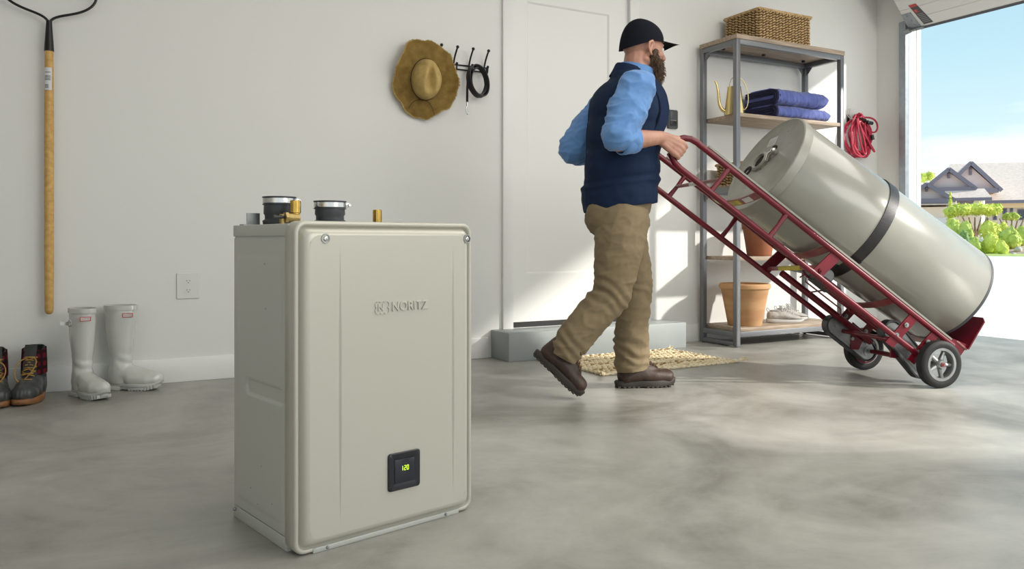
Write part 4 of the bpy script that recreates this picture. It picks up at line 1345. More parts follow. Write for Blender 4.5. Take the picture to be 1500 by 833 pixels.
cyl(b, (0.04, 0.075, 0.045), (0.9, -0.1, 0.2), 0.014, 0.05, 10); cyl(b, (0.09, -0.02, 0.05), (0.2, -1, 0.1), 0.013, 0.04, 10)
pieces('cord_tie', b, 'black', ec)

# ================================================================== RED HAND TRUCK  (local frame: x down the rails, y to the far side, z off the rails toward the load)
TO = Vector((3.647, 2.619, 0.1135))
ax_a, ax_l, ax_b = Vector((0.78736, -0.21852, -0.57647)), Vector((0.26743, 0.96358, 0.0)), Vector((0.55547, -0.15416, 0.81712))
TM = Matrix((ax_a, ax_l, ax_b)).transposed().to_4x4(); TM.translation = TO
ht = thing('hand_truck', 'dark red steel appliance hand truck tilted back under the old tank', 'hand truck', mtx=TM)
RB1, RB2, HWD = 0.135, -0.008, 0.2275
for sgn in (-1, 1):
    L = sgn * HWD
    # one bent tube: upper rail, handle loop, lower rail
    loop = [Vector((0.06, L, RB1)), Vector((-0.7, L, RB1)), Vector((-1.50, L, RB1)), Vector((-1.56, L, RB1 - 0.001))]
    for k in range(9):
        a = R(90 + 22.5 * (k)) if k < 9 else 0
        c = Vector((-1.585, L, (RB1 + RB2) / 2)); rr = (RB1 - RB2) / 2
        loop.append(c + Vector((math.cos(a) * rr * 1.25, 0, math.sin(a) * rr)))
    loop += [Vector((-1.50, L, RB2)), Vector((-0.7, L, RB2)), Vector((0.0, L, RB2))]
    b = new(); tube(b, loop, 0.0145, 14)
    part('side_rail', b, 'red', ht)
    b = new(); ribbon(b, [(-1.53, L + sgn * 0.0, RB1 + 0.018), (0.03, L, RB1 + 0.018)], (0, 1, 0), 0.022, 0.009); part('bumper_strip', b, 'strip', ht)
    for s_ in (-1.40, -1.045):
        b = new(); tube(b, [(s_ + 0.006, L, RB1), (s_ + 0.002, L, (RB1 + RB2) / 2), (s_ - 0.006, L, RB2)], [0.0135, 0.0105, 0.0135], 10); part('strut', b, 'red', ht)
    for s_, w_ in ((-0.735, 0.058), (-0.222, 0.05), (-0.075, 0.045)):
        b = new()
        z0 = RB2 - (0.05 if s_ > -0.3 else 0.0)
        prism(b, [(s_ - w_ / 2 + 0.02, L - 0.004, RB1), (s_ + w_ / 2 + 0.02, L - 0.004, RB1), (s_ + w_ / 2 - 0.018, L - 0.004, z0), (s_ - w_ / 2 - 0.018, L - 0.004, z0)], (0, 0.008, 0))
        fs = part('flat_strut', b, 'red', ht)
        b = new()
        for dz in ((0.07, 0.0) if s_ > -0.3 else (0.02,)):
            cyl(b, (s_ + (dz - 0.06) * 0.25, L - 0.005, dz), (0, -1, 0), 0.012, 0.006, 12); cyl(b, (s_ + (dz - 0.06) * 0.25, L - 0.010, dz), (0, -1, 0), 0.006, 0.006, 6)
        part('bolt', b, 'red' if s_ < -0.3 else 'dull', fs)
# cradles bowed to take a round load
for s_, sag in ((-1.20, 0.040), (-0.77, 0.05), (-0.34, 0.05)):
    b = new()
    pts = [Vector((s_ + 0.0 * y, y, RB1 - 0.004 - sag * (1 - (y / HWD) ** 2))) for y in [-HWD + 2 * HWD * k / 16 for k in range(17)]]
    ribbon(b, pts, (1, 0, 0), 0.040, 0.007)
    cr_ = part('cradle_bar', b, 'red_worn', ht, smooth=60)
    if s_ < -1:
        b = new()
        pp = [p + Vector((0, 0, -0.0042)) for p in pts[5:16]]; pq = [p + Vector((0, 0, 0.0042)) for p in pts[5:14]]
        ribbon(b, pp, (1, 0, 0), 0.030, 0.0012); ribbon(b, pq, (1, 0, 0), 0.030, 0.0012)
        yl = part('warning_label', b, 'yellow', cr_, smooth=60, label='yellow warning label')
        b = new()
        for dx in (-0.009, 0.0, 0.009): ribbon(b, [p + Vector((dx, 0, 0.0010)) for p in pq[1:8]], (1, 0, 0), 0.0025, 0.0006)
        for dx in (-0.009, 0.0, 0.009): ribbon(b, [p + Vector((dx, 0, -0.0010)) for p in pp[1:9]], (1, 0, 0), 0.0025, 0.0006)
        part('printed_line', b, 'label_dark', yl, smooth=60)
        b = new(); ribbon(b, [p + Vector((0, 0, -0.0044)) for p in pts[2:5]], (1, 0, 0), 0.030, 0.0012); part('sticker', b, 'white_label', cr_, smooth=60)
zc = (RB1 + RB2) / 2
b = new(); tube(b, [(-1.40, -HWD, zc), (-1.40, HWD, zc)], 0.009, 10); cb = part('cross_bar', b, 'red_worn', ht)
b = new(); tube(b, [(-1.40, -0.02, zc), (-1.40, 0.07, zc)], 0.0100, 12); part('sticker', b, 'white_label', cb)
b = new(); tube(b, [(-0.74, -HWD, 0.045), (-0.74, HWD, 0.015)], 0.0105, 10); cb = part('cross_bar', b, 'red_worn', ht)
b = new(); tube(b, [(-0.74, -0.06, 0.0335), (-0.74, 0.12, 0.0222)], 0.0118, 12); part('yellow_band', b, 'yellow', cb)
for s_, z_ in ((-0.22, -0.02), (-0.02, -0.015)):
    b = new(); tube(b, [(s_, -HWD, z_), (s_, HWD, z_)], 0.011, 10); part('cross_bar', b, 'red', ht)
# inner carriage rails and rods
for y, z_, s0, s1, r_ in ((0.155, 0.020, -0.70, -0.06, 0.017), (-0.10, 0.028, -0.60, -0.06, 0.017)):
    b = new(); tube(b, [(s0, y, z_), (s1, y, z_)], r_, 12); part('inner_rail', b, 'red', ht)
for y, z_ in ((0.05, 0.055), (-0.035, 0.060)):
    b = new()
    tube(b, [(-0.66, y, z_), (-0.08, y, z_)], 0.0065, 8)
    cyl(b, (-0.33, y, z_), (1, 0, 0), 0.012, 0.03, 8); box(b, (-0.07, y, z_), (0.05, 0.014, 0.034), bev=0.003)
    part('pull_rod', b, 'red', ht)
b = new()
tube(b, [(-0.62, 0.12, 0.05), (-0.60, 0.12, 0.085), (-0.58, 0.12, 0.05), (-0.33, 0.12, 0.05), (-0.31, 0.12, 0.02)], 0.0042, 7)
tube(b, [(-0.60, 0.12, 0.082), (-0.60, -0.02, 0.082), (-0.56, -0.02, 0.04)], 0.0042, 7)
tube(b, [(-0.52, 0.155, 0.02), (-0.49, 0.02, 0.075), (-0.45, -0.06, 0.05)], 0.0042, 7)
part('latch_wire', b, 'red_worn', ht)
b = new()
for y in (0.165, -0.14):
    prism(b, [(-0.20, y, 0.05), (-0.10, y, 0.045), (-0.09, y, -0.05), (-0.13, y, -0.075), (-0.16, y, -0.03)], (0, 0.008, 0))
pieces('caliper_plate', b, 'red', ht)
# winch for the belt under the tank
b = new()
cyl(b, (-0.60, -0.07, 0.085), (0, 1, 0), 0.030, 0.15, 18, bev=0.003)
tube(b, [(-0.60, 0.08, 0.085), (-0.63, 0.10, 0.075), (-0.70, 0.13, 0.05)], [0.008, 0.007, 0.010], 8)
wi = part('belt_winch', b, 'dull', ht)
b = new(); cyl(b, (-0.60, -0.06, 0.085), (0, 1, 0), 0.040, 0.10, 18, bev=0.006); box(b, (-0.56, -0.01, 0.055), (0.12, 0.13, 0.03), bev=0.008)
part('belt_roll', b, 'black', wi)
# stair-climber tracks
def track(y, s0, s1, z0, z1, hr):
    p0, p1 = Vector((s0, y, z0)), Vector((s1, y, z1))
    d = (p1 - p0).normalized(); nn = Vector((0, 1, 0)).cross(d)
    def oblong(r, n=12):
        out = []
        for k in range(n + 1): a = PI / 2 + PI * k / n; out.append(p0 + d * (r * math.cos(a)) + nn * (r * math.sin(a)))
        for k in range(n + 1): a = -PI / 2 + PI * k / n; out.append(p1 + d * (r * math.cos(a)) + nn * (r * math.sin(a)))
        return out
    b = new(); ribbon(b, oblong(hr), (0, 1, 0), 0.046, 0.007, closed=True)
    tb = part('stair_belt', b, 'rubber', ht, smooth=50)
    b = new(); prism(b, [q - Vector((0, 0.019, 0)) for q in oblong(hr - 0.006)], (0, 0.038, 0)); bmesh.ops.bevel(b, geom=[e for e in b.edges if abs((e.verts[0].co - e.verts[1].co).y) < 0.001], offset=0.004, segments=2, affect='EDGES')
    part('belt_housing', b, 'dull', tb, smooth=40)
    b = new(); prism(b, [q - Vector((0, 0.0205, 0)) for q in oblong(hr - 0.020)], (0, 0.002, 0))
    for q in (p0, (p0 + p1) / 2, p1):
        cyl(b, q - Vector((0, 0.020, 0)), (0, -1, 0), 0.0095, 0.010, 6)
    cyl(b, p1 - Vector((0, 0.0195, 0)), (0, -1, 0), 0.026, 0.004, 20); cyl(b, p0 - Vector((0, 0.0195, 0)), (0, -1, 0), 0.018, 0.003, 20)
    part('hub_bolts', b, 'dull', tb, smooth=40)
track(-0.135, -0.205, 0.035, 0.030, -0.022, 0.053)
track(0.19, -0.275, -0.035, -0.022, -0.026, 0.050)
# wheels
def wheel(y, out):
    b = new()
    mt = Matrix.Translation((0, y, 0)) @ Matrix.Rotation(R(90), 4, 'X')
    Rr = 0.1125
    lathe(b, [(0.078, -0.022), (0.092, -0.025), (0.105, -0.023), (Rr - 0.001, -0.017), (Rr, 0), (Rr - 0.001, 0.017), (0.105, 0.023), (0.092, 0.025), (0.078, 0.022), (0.076, 0), (0.078, -0.022)], 48, mt)
    wl = part('wheel', b, 'tyre', ht)
    b = new()
    lathe(b, [(0.079, -0.022), (0.066, -0.022), (0.063, -0.014), (0.066, 0.0), (0.063, 0.014), (0.066, 0.022), (0.079, 0.022), (0.081, 0.0), (0.079, -0.022)], 44, mt)
    lathe(b, [(0.0, -0.024), (0.018, -0.024), (0.024, -0.012), (0.024, 0.012), (0.018, 0.024), (0.0, 0.024)], 20, mt)
    for k in range(5):
        a = 2 * PI * k / 5 + 0.5
        dd = Vector((math.cos(a), 0, math.sin(a)))
        tube(b, [Vector((0, y, 0)) + dd * 0.018, Vector((0, y, 0)) + dd * 0.068], [0.012, 0.009], 8)
    part('rim', b, 'dull', wl)
    b = new()
    cyl(b, (0, y - 0.024 * 1, 0), (0, -1, 0), 0.011, 0.006, 16); cyl(b, (0, y - 0.028, 0), (0, -1, 0), 0.0055, 0.008, 8)
    part('axle_cap', b, 'red_worn', wl)
wheel(-0.283, -1); wheel(0.262, 1)
b = new(); tube(b, [(0, -0.30, 0), (0, 0.285, 0)], 0.0095, 10); part('axle', b, 'dull', ht)
b = new()
tube(b, [Vector((-0.012 + 0.062 * math.cos(a), 0.222, 0.062 * math.sin(a) - 0.012)) for a in [R(-140 + 200 * k / 18) for k in range(19)]], 0.0085, 8)
part('wheel_guard', b, 'red', ht)
# toe plate
b = new()
pl = [(0.128, -0.245, 0.165), (0.128, -0.245, 0.325), (0.128, -0.225, 0.345), (0.128, 0.225, 0.345), (0.128, 0.245, 0.325), (0.128, 0.245, 0.165)]
prism(b, pl, (0.007, 0, 0))
tp = part('toe_plate', b, 'red', ht)
b = new(); pbox(b, 0.06, 0.135, -0.235, 0.235, 0.158, 0.168, bev=0.002)
part('toe_plate_lip', b, 'red_worn', tp)
b = new()
for sgn in (-1, 1): prism(b, [(-0.02, sgn * HWD - 0.005, RB1 + 0.012), (0.128, sgn * HWD - 0.005, RB1 + 0.05), (0.120, sgn * HWD - 0.005, 0.095), (0.0, sgn * HWD - 0.005, 0.075)], (0, 0.010, 0))
pieces('toe_plate_bracket', b, 'red', tp)

# ================================================================== OLD TANK
RT = 0.2685
tA = TM @ Vector((-1.163, 0.006, 0.354)); tB = TM @ Vector((0.055, -0.008, 0.419))
tz = (tB - tA).normalized(); LT = (tB - tA).length
tx = ax_l.copy(); ty = tz.cross(tx).normalized(); tx = ty.cross(tz)
KM = Matrix((tx, ty, tz)).transposed().to_4x4(); KM.translation = tA
tk = thing('old_water_heater_tank', 'old beige cylindrical water heater tank lying strapped on the red hand truck', 'water heater', mtx=KM)
# z from the visible top disc (0) to the hidden base (LT); x points to the far side, y toward?
b = new()
lathe(b, [(RT - 0.0015, 0.045), (RT, 0.047), (RT, LT - 0.018), (RT - 0.0015, LT - 0.016)], 96)
part('jacket', b, 'tank', tk, smooth=60)
b = new()
lathe(b, [(0, 0.012), (RT - 0.020, 0.012), (RT - 0.010, 0.004), (RT - 0.005, 0.0), (RT + 0.0015, 0.003), (RT + 0.003, 0.010), (RT + 0.003, 0.047), (RT - 0.002, 0.049)], 96)
tt = part('top_cap', b, 'tank_top', tk, smooth=50)
b = new()
lathe(b, [(RT - 0.002, LT - 0.018), (RT + 0.001, LT - 0.016), (RT + 0.001, LT - 0.004), (RT - 0.004, LT), (0, LT)], 96)
part('base_ring', b, 'seal', tk, smooth=50)
def kp(wx, wz, z=0.0):
    """point on the disc: wx toward the camera-right side, wz upward in the tank's own upright direction"""
    return Vector((wx, wz, z))
upv = KM.to_3x3().inverted() @ Vector((0, 0, 1)); upv.z = 0; upv.normalize()
rtv = KM.to_3x3().inverted() @ (-ax_l); rtv.z = 0; rtv.normalize()
D2 = lambda r_, u_, z=0.010: rtv * r_ + upv * u_ + Vector((0, 0, z))
# flue opening
b = new()
c = D2(-0.075, 0.028)
lathe(b, [(0.050, 0.0), (0.055, 0.004), (0.054, -0.010), (0.046, -0.018), (0.040, -0.016), (0.037, 0.0), (0.036, 0.055), (0, 0.055)], 30, Matrix.Translation(c))
part('flue_collar', b, 'tank_top', tk)
b = new(); cyl(b, c + Vector((0, 0, -0.004)), (0, 0, 1), 0.0385, 0.004, 26); part('flue_hole', b, 'dark', tk)
b = new()
for q, r_ in ((D2(-0.020, 0.092), 0.017), (D2(-0.165, -0.018), 0.018)):
    lathe(b, [(r_ + 0.014, 0.004), (r_ + 0.012, -0.003), (r_, -0.004), (r_ - 0.005, -0.002), (r_ - 0.006, 0.03), (0, 0.03)], 18, Matrix.Translation(q))
pieces('pipe_port', b, 'dark', tk)
b = new()
q = D2(0.030, 0.070)
cyl(b, q, (0, 0, -1), 0.016, 0.020, 14); tube(b, [q + Vector((0, 0, -0.016)), q + rtv * -0.02 + upv * -0.016 + Vector((0, 0, -0.02)), q + rtv * -0.035 + upv * -0.045 + Vector((0, 0, -0.006))], [0.012, 0.0125, 0.010], 10)
sphere(b, q + Vector((0, 0, -0.02)), 0.014)
part('pipe_fitting', b, 'steel', tk)
b = new()
for k in range(26):
    a = random.uniform(0, 2 * PI); r_ = random.uniform(0.052, 0.085)
    lathe(b, [(0, -0.0006), (random.uniform(0.002, 0.007), -0.0004)], 7, Matrix.Translation(D2(-0.075 + r_ * math.cos(a), 0.028 + r_ * math.sin(a) * 0.7, 0.0122)))
part('rust_flecks', b, 'rust', tk, kind='stuff')
b = new()
cs = [D2(-0.105, 0.118, 0.0112), D2(-0.115, 0.170, 0.0112), D2(-0.048, 0.182, 0.0112), D2(-0.040, 0.130, 0.0112)]
prism(b, cs, (0, 0, -0.0008))
st = part('paper_label', b, 'label_grey', tk, label='faded grey paper label')
st.data.materials.clear(); st.data.materials.append(mat('faded_label', (0.50, 0.50, 0.48), 0.7, var=0.15, vscale=30))
b = new()
for f in (0.2, 0.35, 0.5, 0.65, 0.8):
    p0 = cs[0].lerp(cs[3], f).lerp(cs[1].lerp(cs[2], f), 0.15); p1 = cs[0].lerp(cs[3], f).lerp(cs[1].lerp(cs[2], f), 0.8)
    ribbon(b, [p0 + Vector((0, 0, -0.001)), p1 + Vector((0, 0, -0.001))], (p1 - p0).cross(Vector((0, 0, 1))), 0.003, 0.0004)
part('printed_line', b, 'label_grey', st)
b = new()
for q in (D2(-0.10, 0.03), D2(-0.02, 0.16), D2(0.02, 0.2)): cyl(b, q + Vector((0, 0, 0.003)), (0, 0, -1), 0.004, 0.003, 8)
pieces('screw', b, 'dull', tk)
b = new()   # small knob on the jacket near the base
p = upv * RT * 0.93 + rtv * -RT * 0.36
cyl(b, p * 0.99 + Vector((0, 0, LT - 0.16)), p, 0.030, 0.014, 14, bev=0.003)
part('drain_cover', b, 'dull', tk)

# belt round the tank
sp_ = thing('ratchet_strap', 'black webbing strap wrapped round the old tank', 'strap', mtx=KM)
b = new()
zs_ = 0.585
pts = []
for k in range(73):
    a = 2 * PI * k / 72
    d = rtv * math.cos(a) + upv * math.sin(a)
    pts.append(d * (RT + 0.0035) + Vector((0, 0, zs_ - 0.035 * math.cos(a))))
ribbon(b, pts[:-1], (0, 0, 1), 0.056, 0.004, closed=True)
part('webbing', b, 'leather', sp_, smooth=60)
b = new()
pa = rtv * (RT * 0.72) + upv * (-RT * 0.72) + Vector((0, 0, zs_ - 0.02))
inv_ = KM.inverted()
q2 = inv_ @ (TM @ Vector((-0.60, -0.01, 0.08)))
ribbon(b, [pa, q2], (0, 0, 1), 0.056, 0.004)
part('tail', b, 'leather', sp_, smooth=60)

# ================================================================== RUG
rg = thing('jute_rug', 'braided cream jute rug on the floor in front of the grey step', 'rug', (2.36, 3.375, 0))
RW, RDp = 0.90, 0.58
b = new(); pbox(b, 0.004, RW - 0.004, 0.004, RDp - 0.004, 0.0, 0.008); part('backing', b, 'jute', rg)
b = new(); bd = new()
rows = 20
for r in range(rows):
    y = 0.014 + (RDp - 0.028) * r / (rows - 1)
    n = 58
    for k in range(n):
        x = RW * (k + 0.5) / n
        s = 1 if (k + r) % 2 else -1
        tgt = bd if (r % 5 == 4 and k % 3 != 0) or random.random() < 0.03 else b
        ang = s * 0.65
        mt = Matrix.Translation((x + random.uniform(-.001, .001), y + s * 0.004, 0.010 + 0.002 * math.sin(k * 1.7 + r))) @ Matrix.Rotation(ang, 4, 'Z') @ Matrix.Diagonal((0.0135, 0.0075, 0.0062, 1))
        bmesh.ops.create_icosphere(tgt, subdivisions=1, radius=1, matrix=mt)
part('braid', b, 'jute', rg, kind='stuff'); part('dark_braid', bd, 'jute_dark', rg, kind='stuff')
b = new()
for y0 in (0.0, RDp):
    pts = [(RW * k / 120, y0 + 0.003 * math.sin(k * 1.3), 0.009 + 0.003 * math.cos(k * 1.3)) for k in range(121)]
    tube(b, pts, 0.0065, 6)
for x0 in (0.0, RW):
    pts = [(x0 + 0.003 * math.sin(k * 1.3), RDp * k / 70, 0.010 + 0.003 * math.cos(k * 1.3)) for k in range(71)]
    tube(b, pts, 0.0085, 6)
part('edge_braid', b, 'jute', rg)
for (x, y, dx, dy) in ((RW, 0.0, 0.075, -0.012), (RW, RDp, 0.03, 0.0), (0, 0, -0.03, 0), (0, RDp, -0.03, 0)):
    b = new()
    sphere(b, (x + dx * 0.15, y, 0.012), (0.014, 0.012, 0.011), u=10, v=6)
    for k in range(14):
        a = random.uniform(-0.5, 0.5)
        tube(b, [(x + dx * 0.15, y, 0.012), (x + dx * 0.6, y + dy * 0.5 + 0.02 * a, 0.014), (x + dx, y + dy + 0.05 * a, 0.010 + random.uniform(0, 0.026))], [0.004, 0.004, 0.002], 5)
    part('tassel', b, 'jute', rg)

# ================================================================== THE MAN  (local frame: x picture-right, y away from the camera, z up)
MX, MY = 0.484, 3.62
MM = Matrix.Translation((0.8799 * MX + 0.4752 * MY, -0.4752 * MX + 0.8799 * MY, 0)) @ Matrix.Rotation(-R(28.37), 4, 'Z')
man = thing('person', 'bearded man in navy cap and vest, blue shirt and khakis, pushing the hand truck', 'person', mtx=MM)
V3 = Vector
facing = V3((0.94, 0.34, 0)).normalized(); left = V3((-0.34, 0.94, 0)).normalized()
# joints
pelvis = V3((0.0, 0.0, 0.86)); chest = V3((0.045, 0.0, 1.25)); neck = V3((0.085, 0.01, 1.455))
shR = V3((0.050, -0.170, 1.365)); shL = V3((-0.015, 0.180, 1.365))
elR = V3((-0.035, -0.235, 1.125)); elL = V3((-0.205, 0.185, 1.120))
GR = TM @ V3((-1.655, -HWD, 0.050)); GL = TM @ V3((-1.655, HWD, 0.050))
MI = MM.inverted()
gR = MI @ GR; gL = MI @ GL
tdir = (MI.to_3x3() @ ax_b).normalized()           # direction of the grip tube
hipR, hipL = V3((-0.005, -0.095, 0.85)), V3((0.01, 0.095, 0.85))
knR, knL = V3((-0.045, -0.11, 0.455)), V3((0.105, 0.13, 0.485))
anR, anL = V3((-0.262, -0.115, 0.195)), V3((0.085, 0.155, 0.085))

# --- head frame
hC = V3((0.118, 0.012, 1.575))
hf = V3((0.90, 0.40, -0.06)).normalized(); hl = V3((-0.40, 0.90, 0)).normalized(); hu = hf.cross(hl).normalized()
HR = Matrix((hf, hl, hu)).transposed()
H = lambda x, y, z: hC + HR @ V3((x, y, z))
body = new()
def hell(p, r): sphere(body, H(*p), r, rot=HR, u=24, v=16)
hell((-0.012, 0, 0.030), (0.097, 0.075, 0.088))      # skull
hell((0.028, 0, 0.018), (0.064, 0.066, 0.075))       # forehead
hell((0.030, 0, -0.045), (0.060, 0.056, 0.070))      # face
hell((0.052, 0, -0.088), (0.034, 0.036, 0.030))      # chin
for s in (-1, 1):
    capsule(body, H(-0.02, s * 0.052, -0.055), 0.018, H(0.055, s * 0.022, -0.092), 0.016)   # jaw line
    hell((0.062, s * 0.036, -0.022), (0.024, 0.020, 0.018))      # cheek
    capsule(body, H(0.084, s * 0.012, 0.022), 0.009, H(0.070, s * 0.046, 0.020), 0.009)     # brow
    # ear: rim and lobe
    ear = [H(0.006, s * 0.073, 0.012), H(-0.008, s * 0.084, 0.020), H(-0.026, s * 0.090, 0.010), H(-0.028, s * 0.088, -0.012), H(-0.016, s * 0.081, -0.032), H(-0.002, s * 0.074, -0.038)]
    chain(body, [(e, 0.0066) for e in ear], 8)
    capsule(body, H(-0.006, s * 0.072, 0.006), 0.009, H(-0.012, s * 0.074, -0.024), 0.008)
capsule(body, H(0.088, 0, 0.012), 0.009, H(0.112, 0, -0.026), 0.0125)      # nose
for s in (-1, 1): sphere(body, H(0.100, s * 0.012, -0.030), (0.009, 0.008, 0.007), rot=HR)
capsule(body, H(0.086, -0.018, -0.055), 0.0075, H(0.086, 0.018, -0.055), 0.0075)   # lips
capsule(body, H(0.086, -0.014, -0.064), 0.0075, H(0.086, 0.014, -0.064), 0.0075)
# neck, trunk, limbs
chain(body, [(H(-0.030, 0, -0.045), 0.060), (neck, 0.064), (V3((0.065, 0, 1.38)), 0.085)])
sphere(body, V3((0.045, 0, 1.24)), (0.125, 0.150, 0.19)); sphere(body, V3((0.02, 0, 1.03)), (0.125, 0.145, 0.16)); sphere(body, pelvis, (0.105, 0.120, 0.12))
chain(body, [(V3((0.06, 0, 1.37)), 0.07), (shR, 0.058), (elR, 0.046)])
chain(body, [(V3((0.06, 0, 1.37)), 0.07), (shL, 0.058), (elL, 0.046)])
chain(body, [(hipR + V3((0.01, 0.035, -0.05)), 0.080), (knR, 0.055), (anR, 0.036)]); chain(body, [(hipL + V3((0, -0.03, -0.05)), 0.080), (knL, 0.055), (anL, 0.036)])
for an, toe in ((anR, V3((-0.245, -0.12, 0.095))), (anL, V3((0.20, 0.175, 0.045)))): capsule(body, an, 0.034, toe, 0.020)
# hands: palm against the grip, fingers curled round it, thumb closing over
def hand(g, el, side):
    """side -1: right hand (nearer), +1: left"""
    t = tdir
    fx = (V3((1, 0.10, 0)) - t * t.dot(V3((1, 0.10, 0)))).normalized()
    py = t.cross(fx).normalized()
    if py.y < 0: py = -py
    palm_n = py if side < 0 else -py                       # from the back of the hand toward the tube
    wrist = g - fx * 0.082 - palm_n * 0.030 - t * 0.006
    # forearm, thick near the elbow
    mid = el.lerp(wrist, 0.35)
    chain(body, [(el, 0.046), (mid, 0.047), (el.lerp(wrist, 0.75), 0.035), (wrist, 0.029)])
    for k in range(4):
        o = (1.5 - k) * 0.0205
        kn = g + t * (o * 1.0) + fx * 0.020 - palm_n * (0.027 + 0.002 * (k == 1))
        capsule(body, wrist + t * o * 0.55 + fx * 0.012, 0.0175, kn - fx * 0.010, 0.0145, 10)
        L1 = (0.030, 0.033, 0.031, 0.025)[k]
        p1 = kn + fx * L1 * 0.55 + palm_n * L1 * 0.55
        p2 = p1 - fx * 0.006 + palm_n * 0.024
        p3 = g - fx * 0.006 + t * o + palm_n * 0.028
        chain(body, [(kn, 0.0125), (p1, 0.0105), (p2, 0.0095), (p3, 0.0085)], 10)
    tb = wrist + t * 0.022 + fx * 0.022 + palm_n * 0.010
    t1 = g + t * 0.046 - fx * 0.010 - palm_n * 0.004
    t2 = g + t * 0.048 + fx * 0.016 + palm_n * 0.014
    chain(body, [(wrist + t * 0.008, 0.020), (tb, 0.0175), (t1, 0.0125), (t2, 0.0105)], 10)
    return wrist
wR = hand(gR, elR, -1); wL = hand(gL, elL, 1)
body = remesh(body, 0.0042, 3, 0.5)
displace(body, lambda c, n: 0.0007 * fbm(c, 70))
part('body', body, 'skin', man, smooth=90)
b = new()
for s in (-1, 1): sphere(b, H(0.078, s * 0.031, 0.004), 0.0125)
ey = part('eyes', b, 'eye', man)
b = new()
for s in (-1, 1): sphere(b, H(0.0865, s * 0.031, 0.004), (0.0055, 0.0055, 0.0055))
part('iris', b, 'iris', ey)

# --- beard: a full shaped mass plus hair strands
b = new()
def be(p, r): sphere(b, H(*p), r, rot=HR, u=20, v=14)
be((0.050, 0, -0.092), (0.060, 0.056, 0.050)); be((0.054, 0, -0.128), (0.048, 0.048, 0.038))
for s in (-1, 1):
    chain(b, [(H(0.024, s * 0.066, -0.010), 0.0075), (H(0.020, s * 0.062, -0.045), 0.021), (H(0.036, s * 0.048, -0.085), 0.028)])
    chain(b, [(H(0.060, s * 0.044, -0.055), 0.015), (H(0.070, s * 0.028, -0.082), 0.024)])
    capsule(b, H(0.092, s * 0.004, -0.045), 0.008, H(0.080, s * 0.030, -0.062), 0.011)
b = remesh(b, 0.004, 3)
displace(b, lambda c, n: 0.004 * fbm((c.x, c.y, c.z * 0.45), 75) + 0.002 * fbm((c.x, c.y, c.z * 0.5), 160))
anchors = [(v.co.copy(), v.normal.copy()) for v in b.verts]
bd_ = part('beard', b, 'beard', man, smooth=90)
b = new()
rr_ = random.Random(3)
for co, no in rr_.sample(anchors, min(1500, len(anchors))):
    d = (no * 0.45 + HR @ V3((0.28, 0, -0.9)) + V3((rr_.uniform(-.3, .3), rr_.uniform(-.3, .3), rr_.uniform(-.2, .2)))).normalized()
    L = rr_.uniform(0.010, 0.022)
    tube(b, [co - no * 0.002, co + d * L * 0.6 + no * 0.002, co + d * L], [0.0011, 0.0008, 0.0003], 3, caps=False)
part('beard_hair', b, 'beard', bd_, smooth=None, kind='stuff')

# --- cap
b = new()
N_, K_ = 48, 14
rings = []
for i in range(K_ + 1):
    f = i / K_
    pts = []
    for k in range(N_):
        a = 2 * PI * k / N_
        ca_, sa_ = math.cos(a), math.sin(a)
        base = 0.018 + 0.020 * ca_ - 0.004 * ca_ * ca_            # higher in front, low at the nape
        if ca_ < 0: base = 0.018 + 0.040 * ca_
        th = f * PI / 2
        rx, ry = 0.106, 0.087
        fr = 1 + (0.05 * max(0, ca_) * math.sin(th * 2))          # upright front panel
        seam = 1 - 0.012 * math.exp(-((((a / (PI / 3)) + 0.5) % 1 - 0.5) / 0.06) ** 2) * math.sin(th * 1.0 + .4)
        pw = 0.80 if ca_ > 0 else 0.80 + 0.22 * -ca_
        x = -0.012 - 0.018 * math.sin(th) ** 2 + rx * ca_ * math.cos(th) ** pw * fr * seam; y = ry * sa_ * math.cos(th) ** 0.84 * seam
        z = base + (0.134 - base) * math.sin(th) ** 0.95
        pts.append(H(x, y, z))
    rings.append(pts)
loft(b, rings, cap0=False, cap1=True)
c_ = part('cap', b, 'cap', man, smooth=80)
b = new(); sphere(b, H(-0.012, 0, 0.135), (0.008, 0.008, 0.004), rot=HR); part('cap_button', b, 'cap', c_)
b = new()
top, bot = [], []
rows_ = []
for i in range(9):
    f = i / 8
    row = []
    for k in range(15):
        a = R(-62 + 124 * k / 14)
        r_in = V3((-0.012 + 0.107 * math.cos(a), 0.088 * math.sin(a), 0))
        outp = V3((0.088 + 0.084 * max(0.0, math.cos(a * 1.30)) ** 0.45, 0.084 * math.sin(a * 1.30), 0))
        p = r_in.lerp(outp, f)
        z = 0.040 + 0.004 * f - 2.0 * p.y * p.y * (0.7 + 0.75 * f)
        row.append(H(p.x, p.y, z))
    rows_.append(row)
loft(b, rows_, cap0=False, cap1=False, closed=False)
bmesh.ops.solidify(b, geom=b.faces[:], thickness=0.0035)
part('cap_brim', b, 'cap', c_, smooth=70)

# --- shirt: trunk + sleeves + collar
def folds(c, n, scale=1.0, o=0.0):
    v = fbm((c.x * 0.9, c.y * 0.9, c.z * 1.3), 9, o) * 0.010
    r1 = 1 - abs(fbm((0.6 * c.x + 0.7 * c.z, c.y * 0.7, c.z * 1.1 - 0.6 * c.x), 14, o + 5)) * 2.6
    v += 0.0080 * max(0, r1) ** 1.6
    r2 = 1 - abs(fbm((c.x - 0.5 * c.z, c.y, c.z * 1.8), 20, o + 11)) * 2.6
    v += 0.0030 * max(0, r2) ** 1.5
    return v * scale
def sleeve(bb, sh, el, wr, cf):
    m1 = sh.lerp(el, 0.45)
    chain(bb, [(sh + V3((0.012, 0, 0.0)), 0.078), (m1 + V3((0.0, 0, 0)), 0.078), (el.lerp(sh, 0.18), 0.071)], 20)
    chain(bb, [(el.lerp(sh, 0.10), 0.070), (el.lerp(wr, cf), 0.058)], 20)
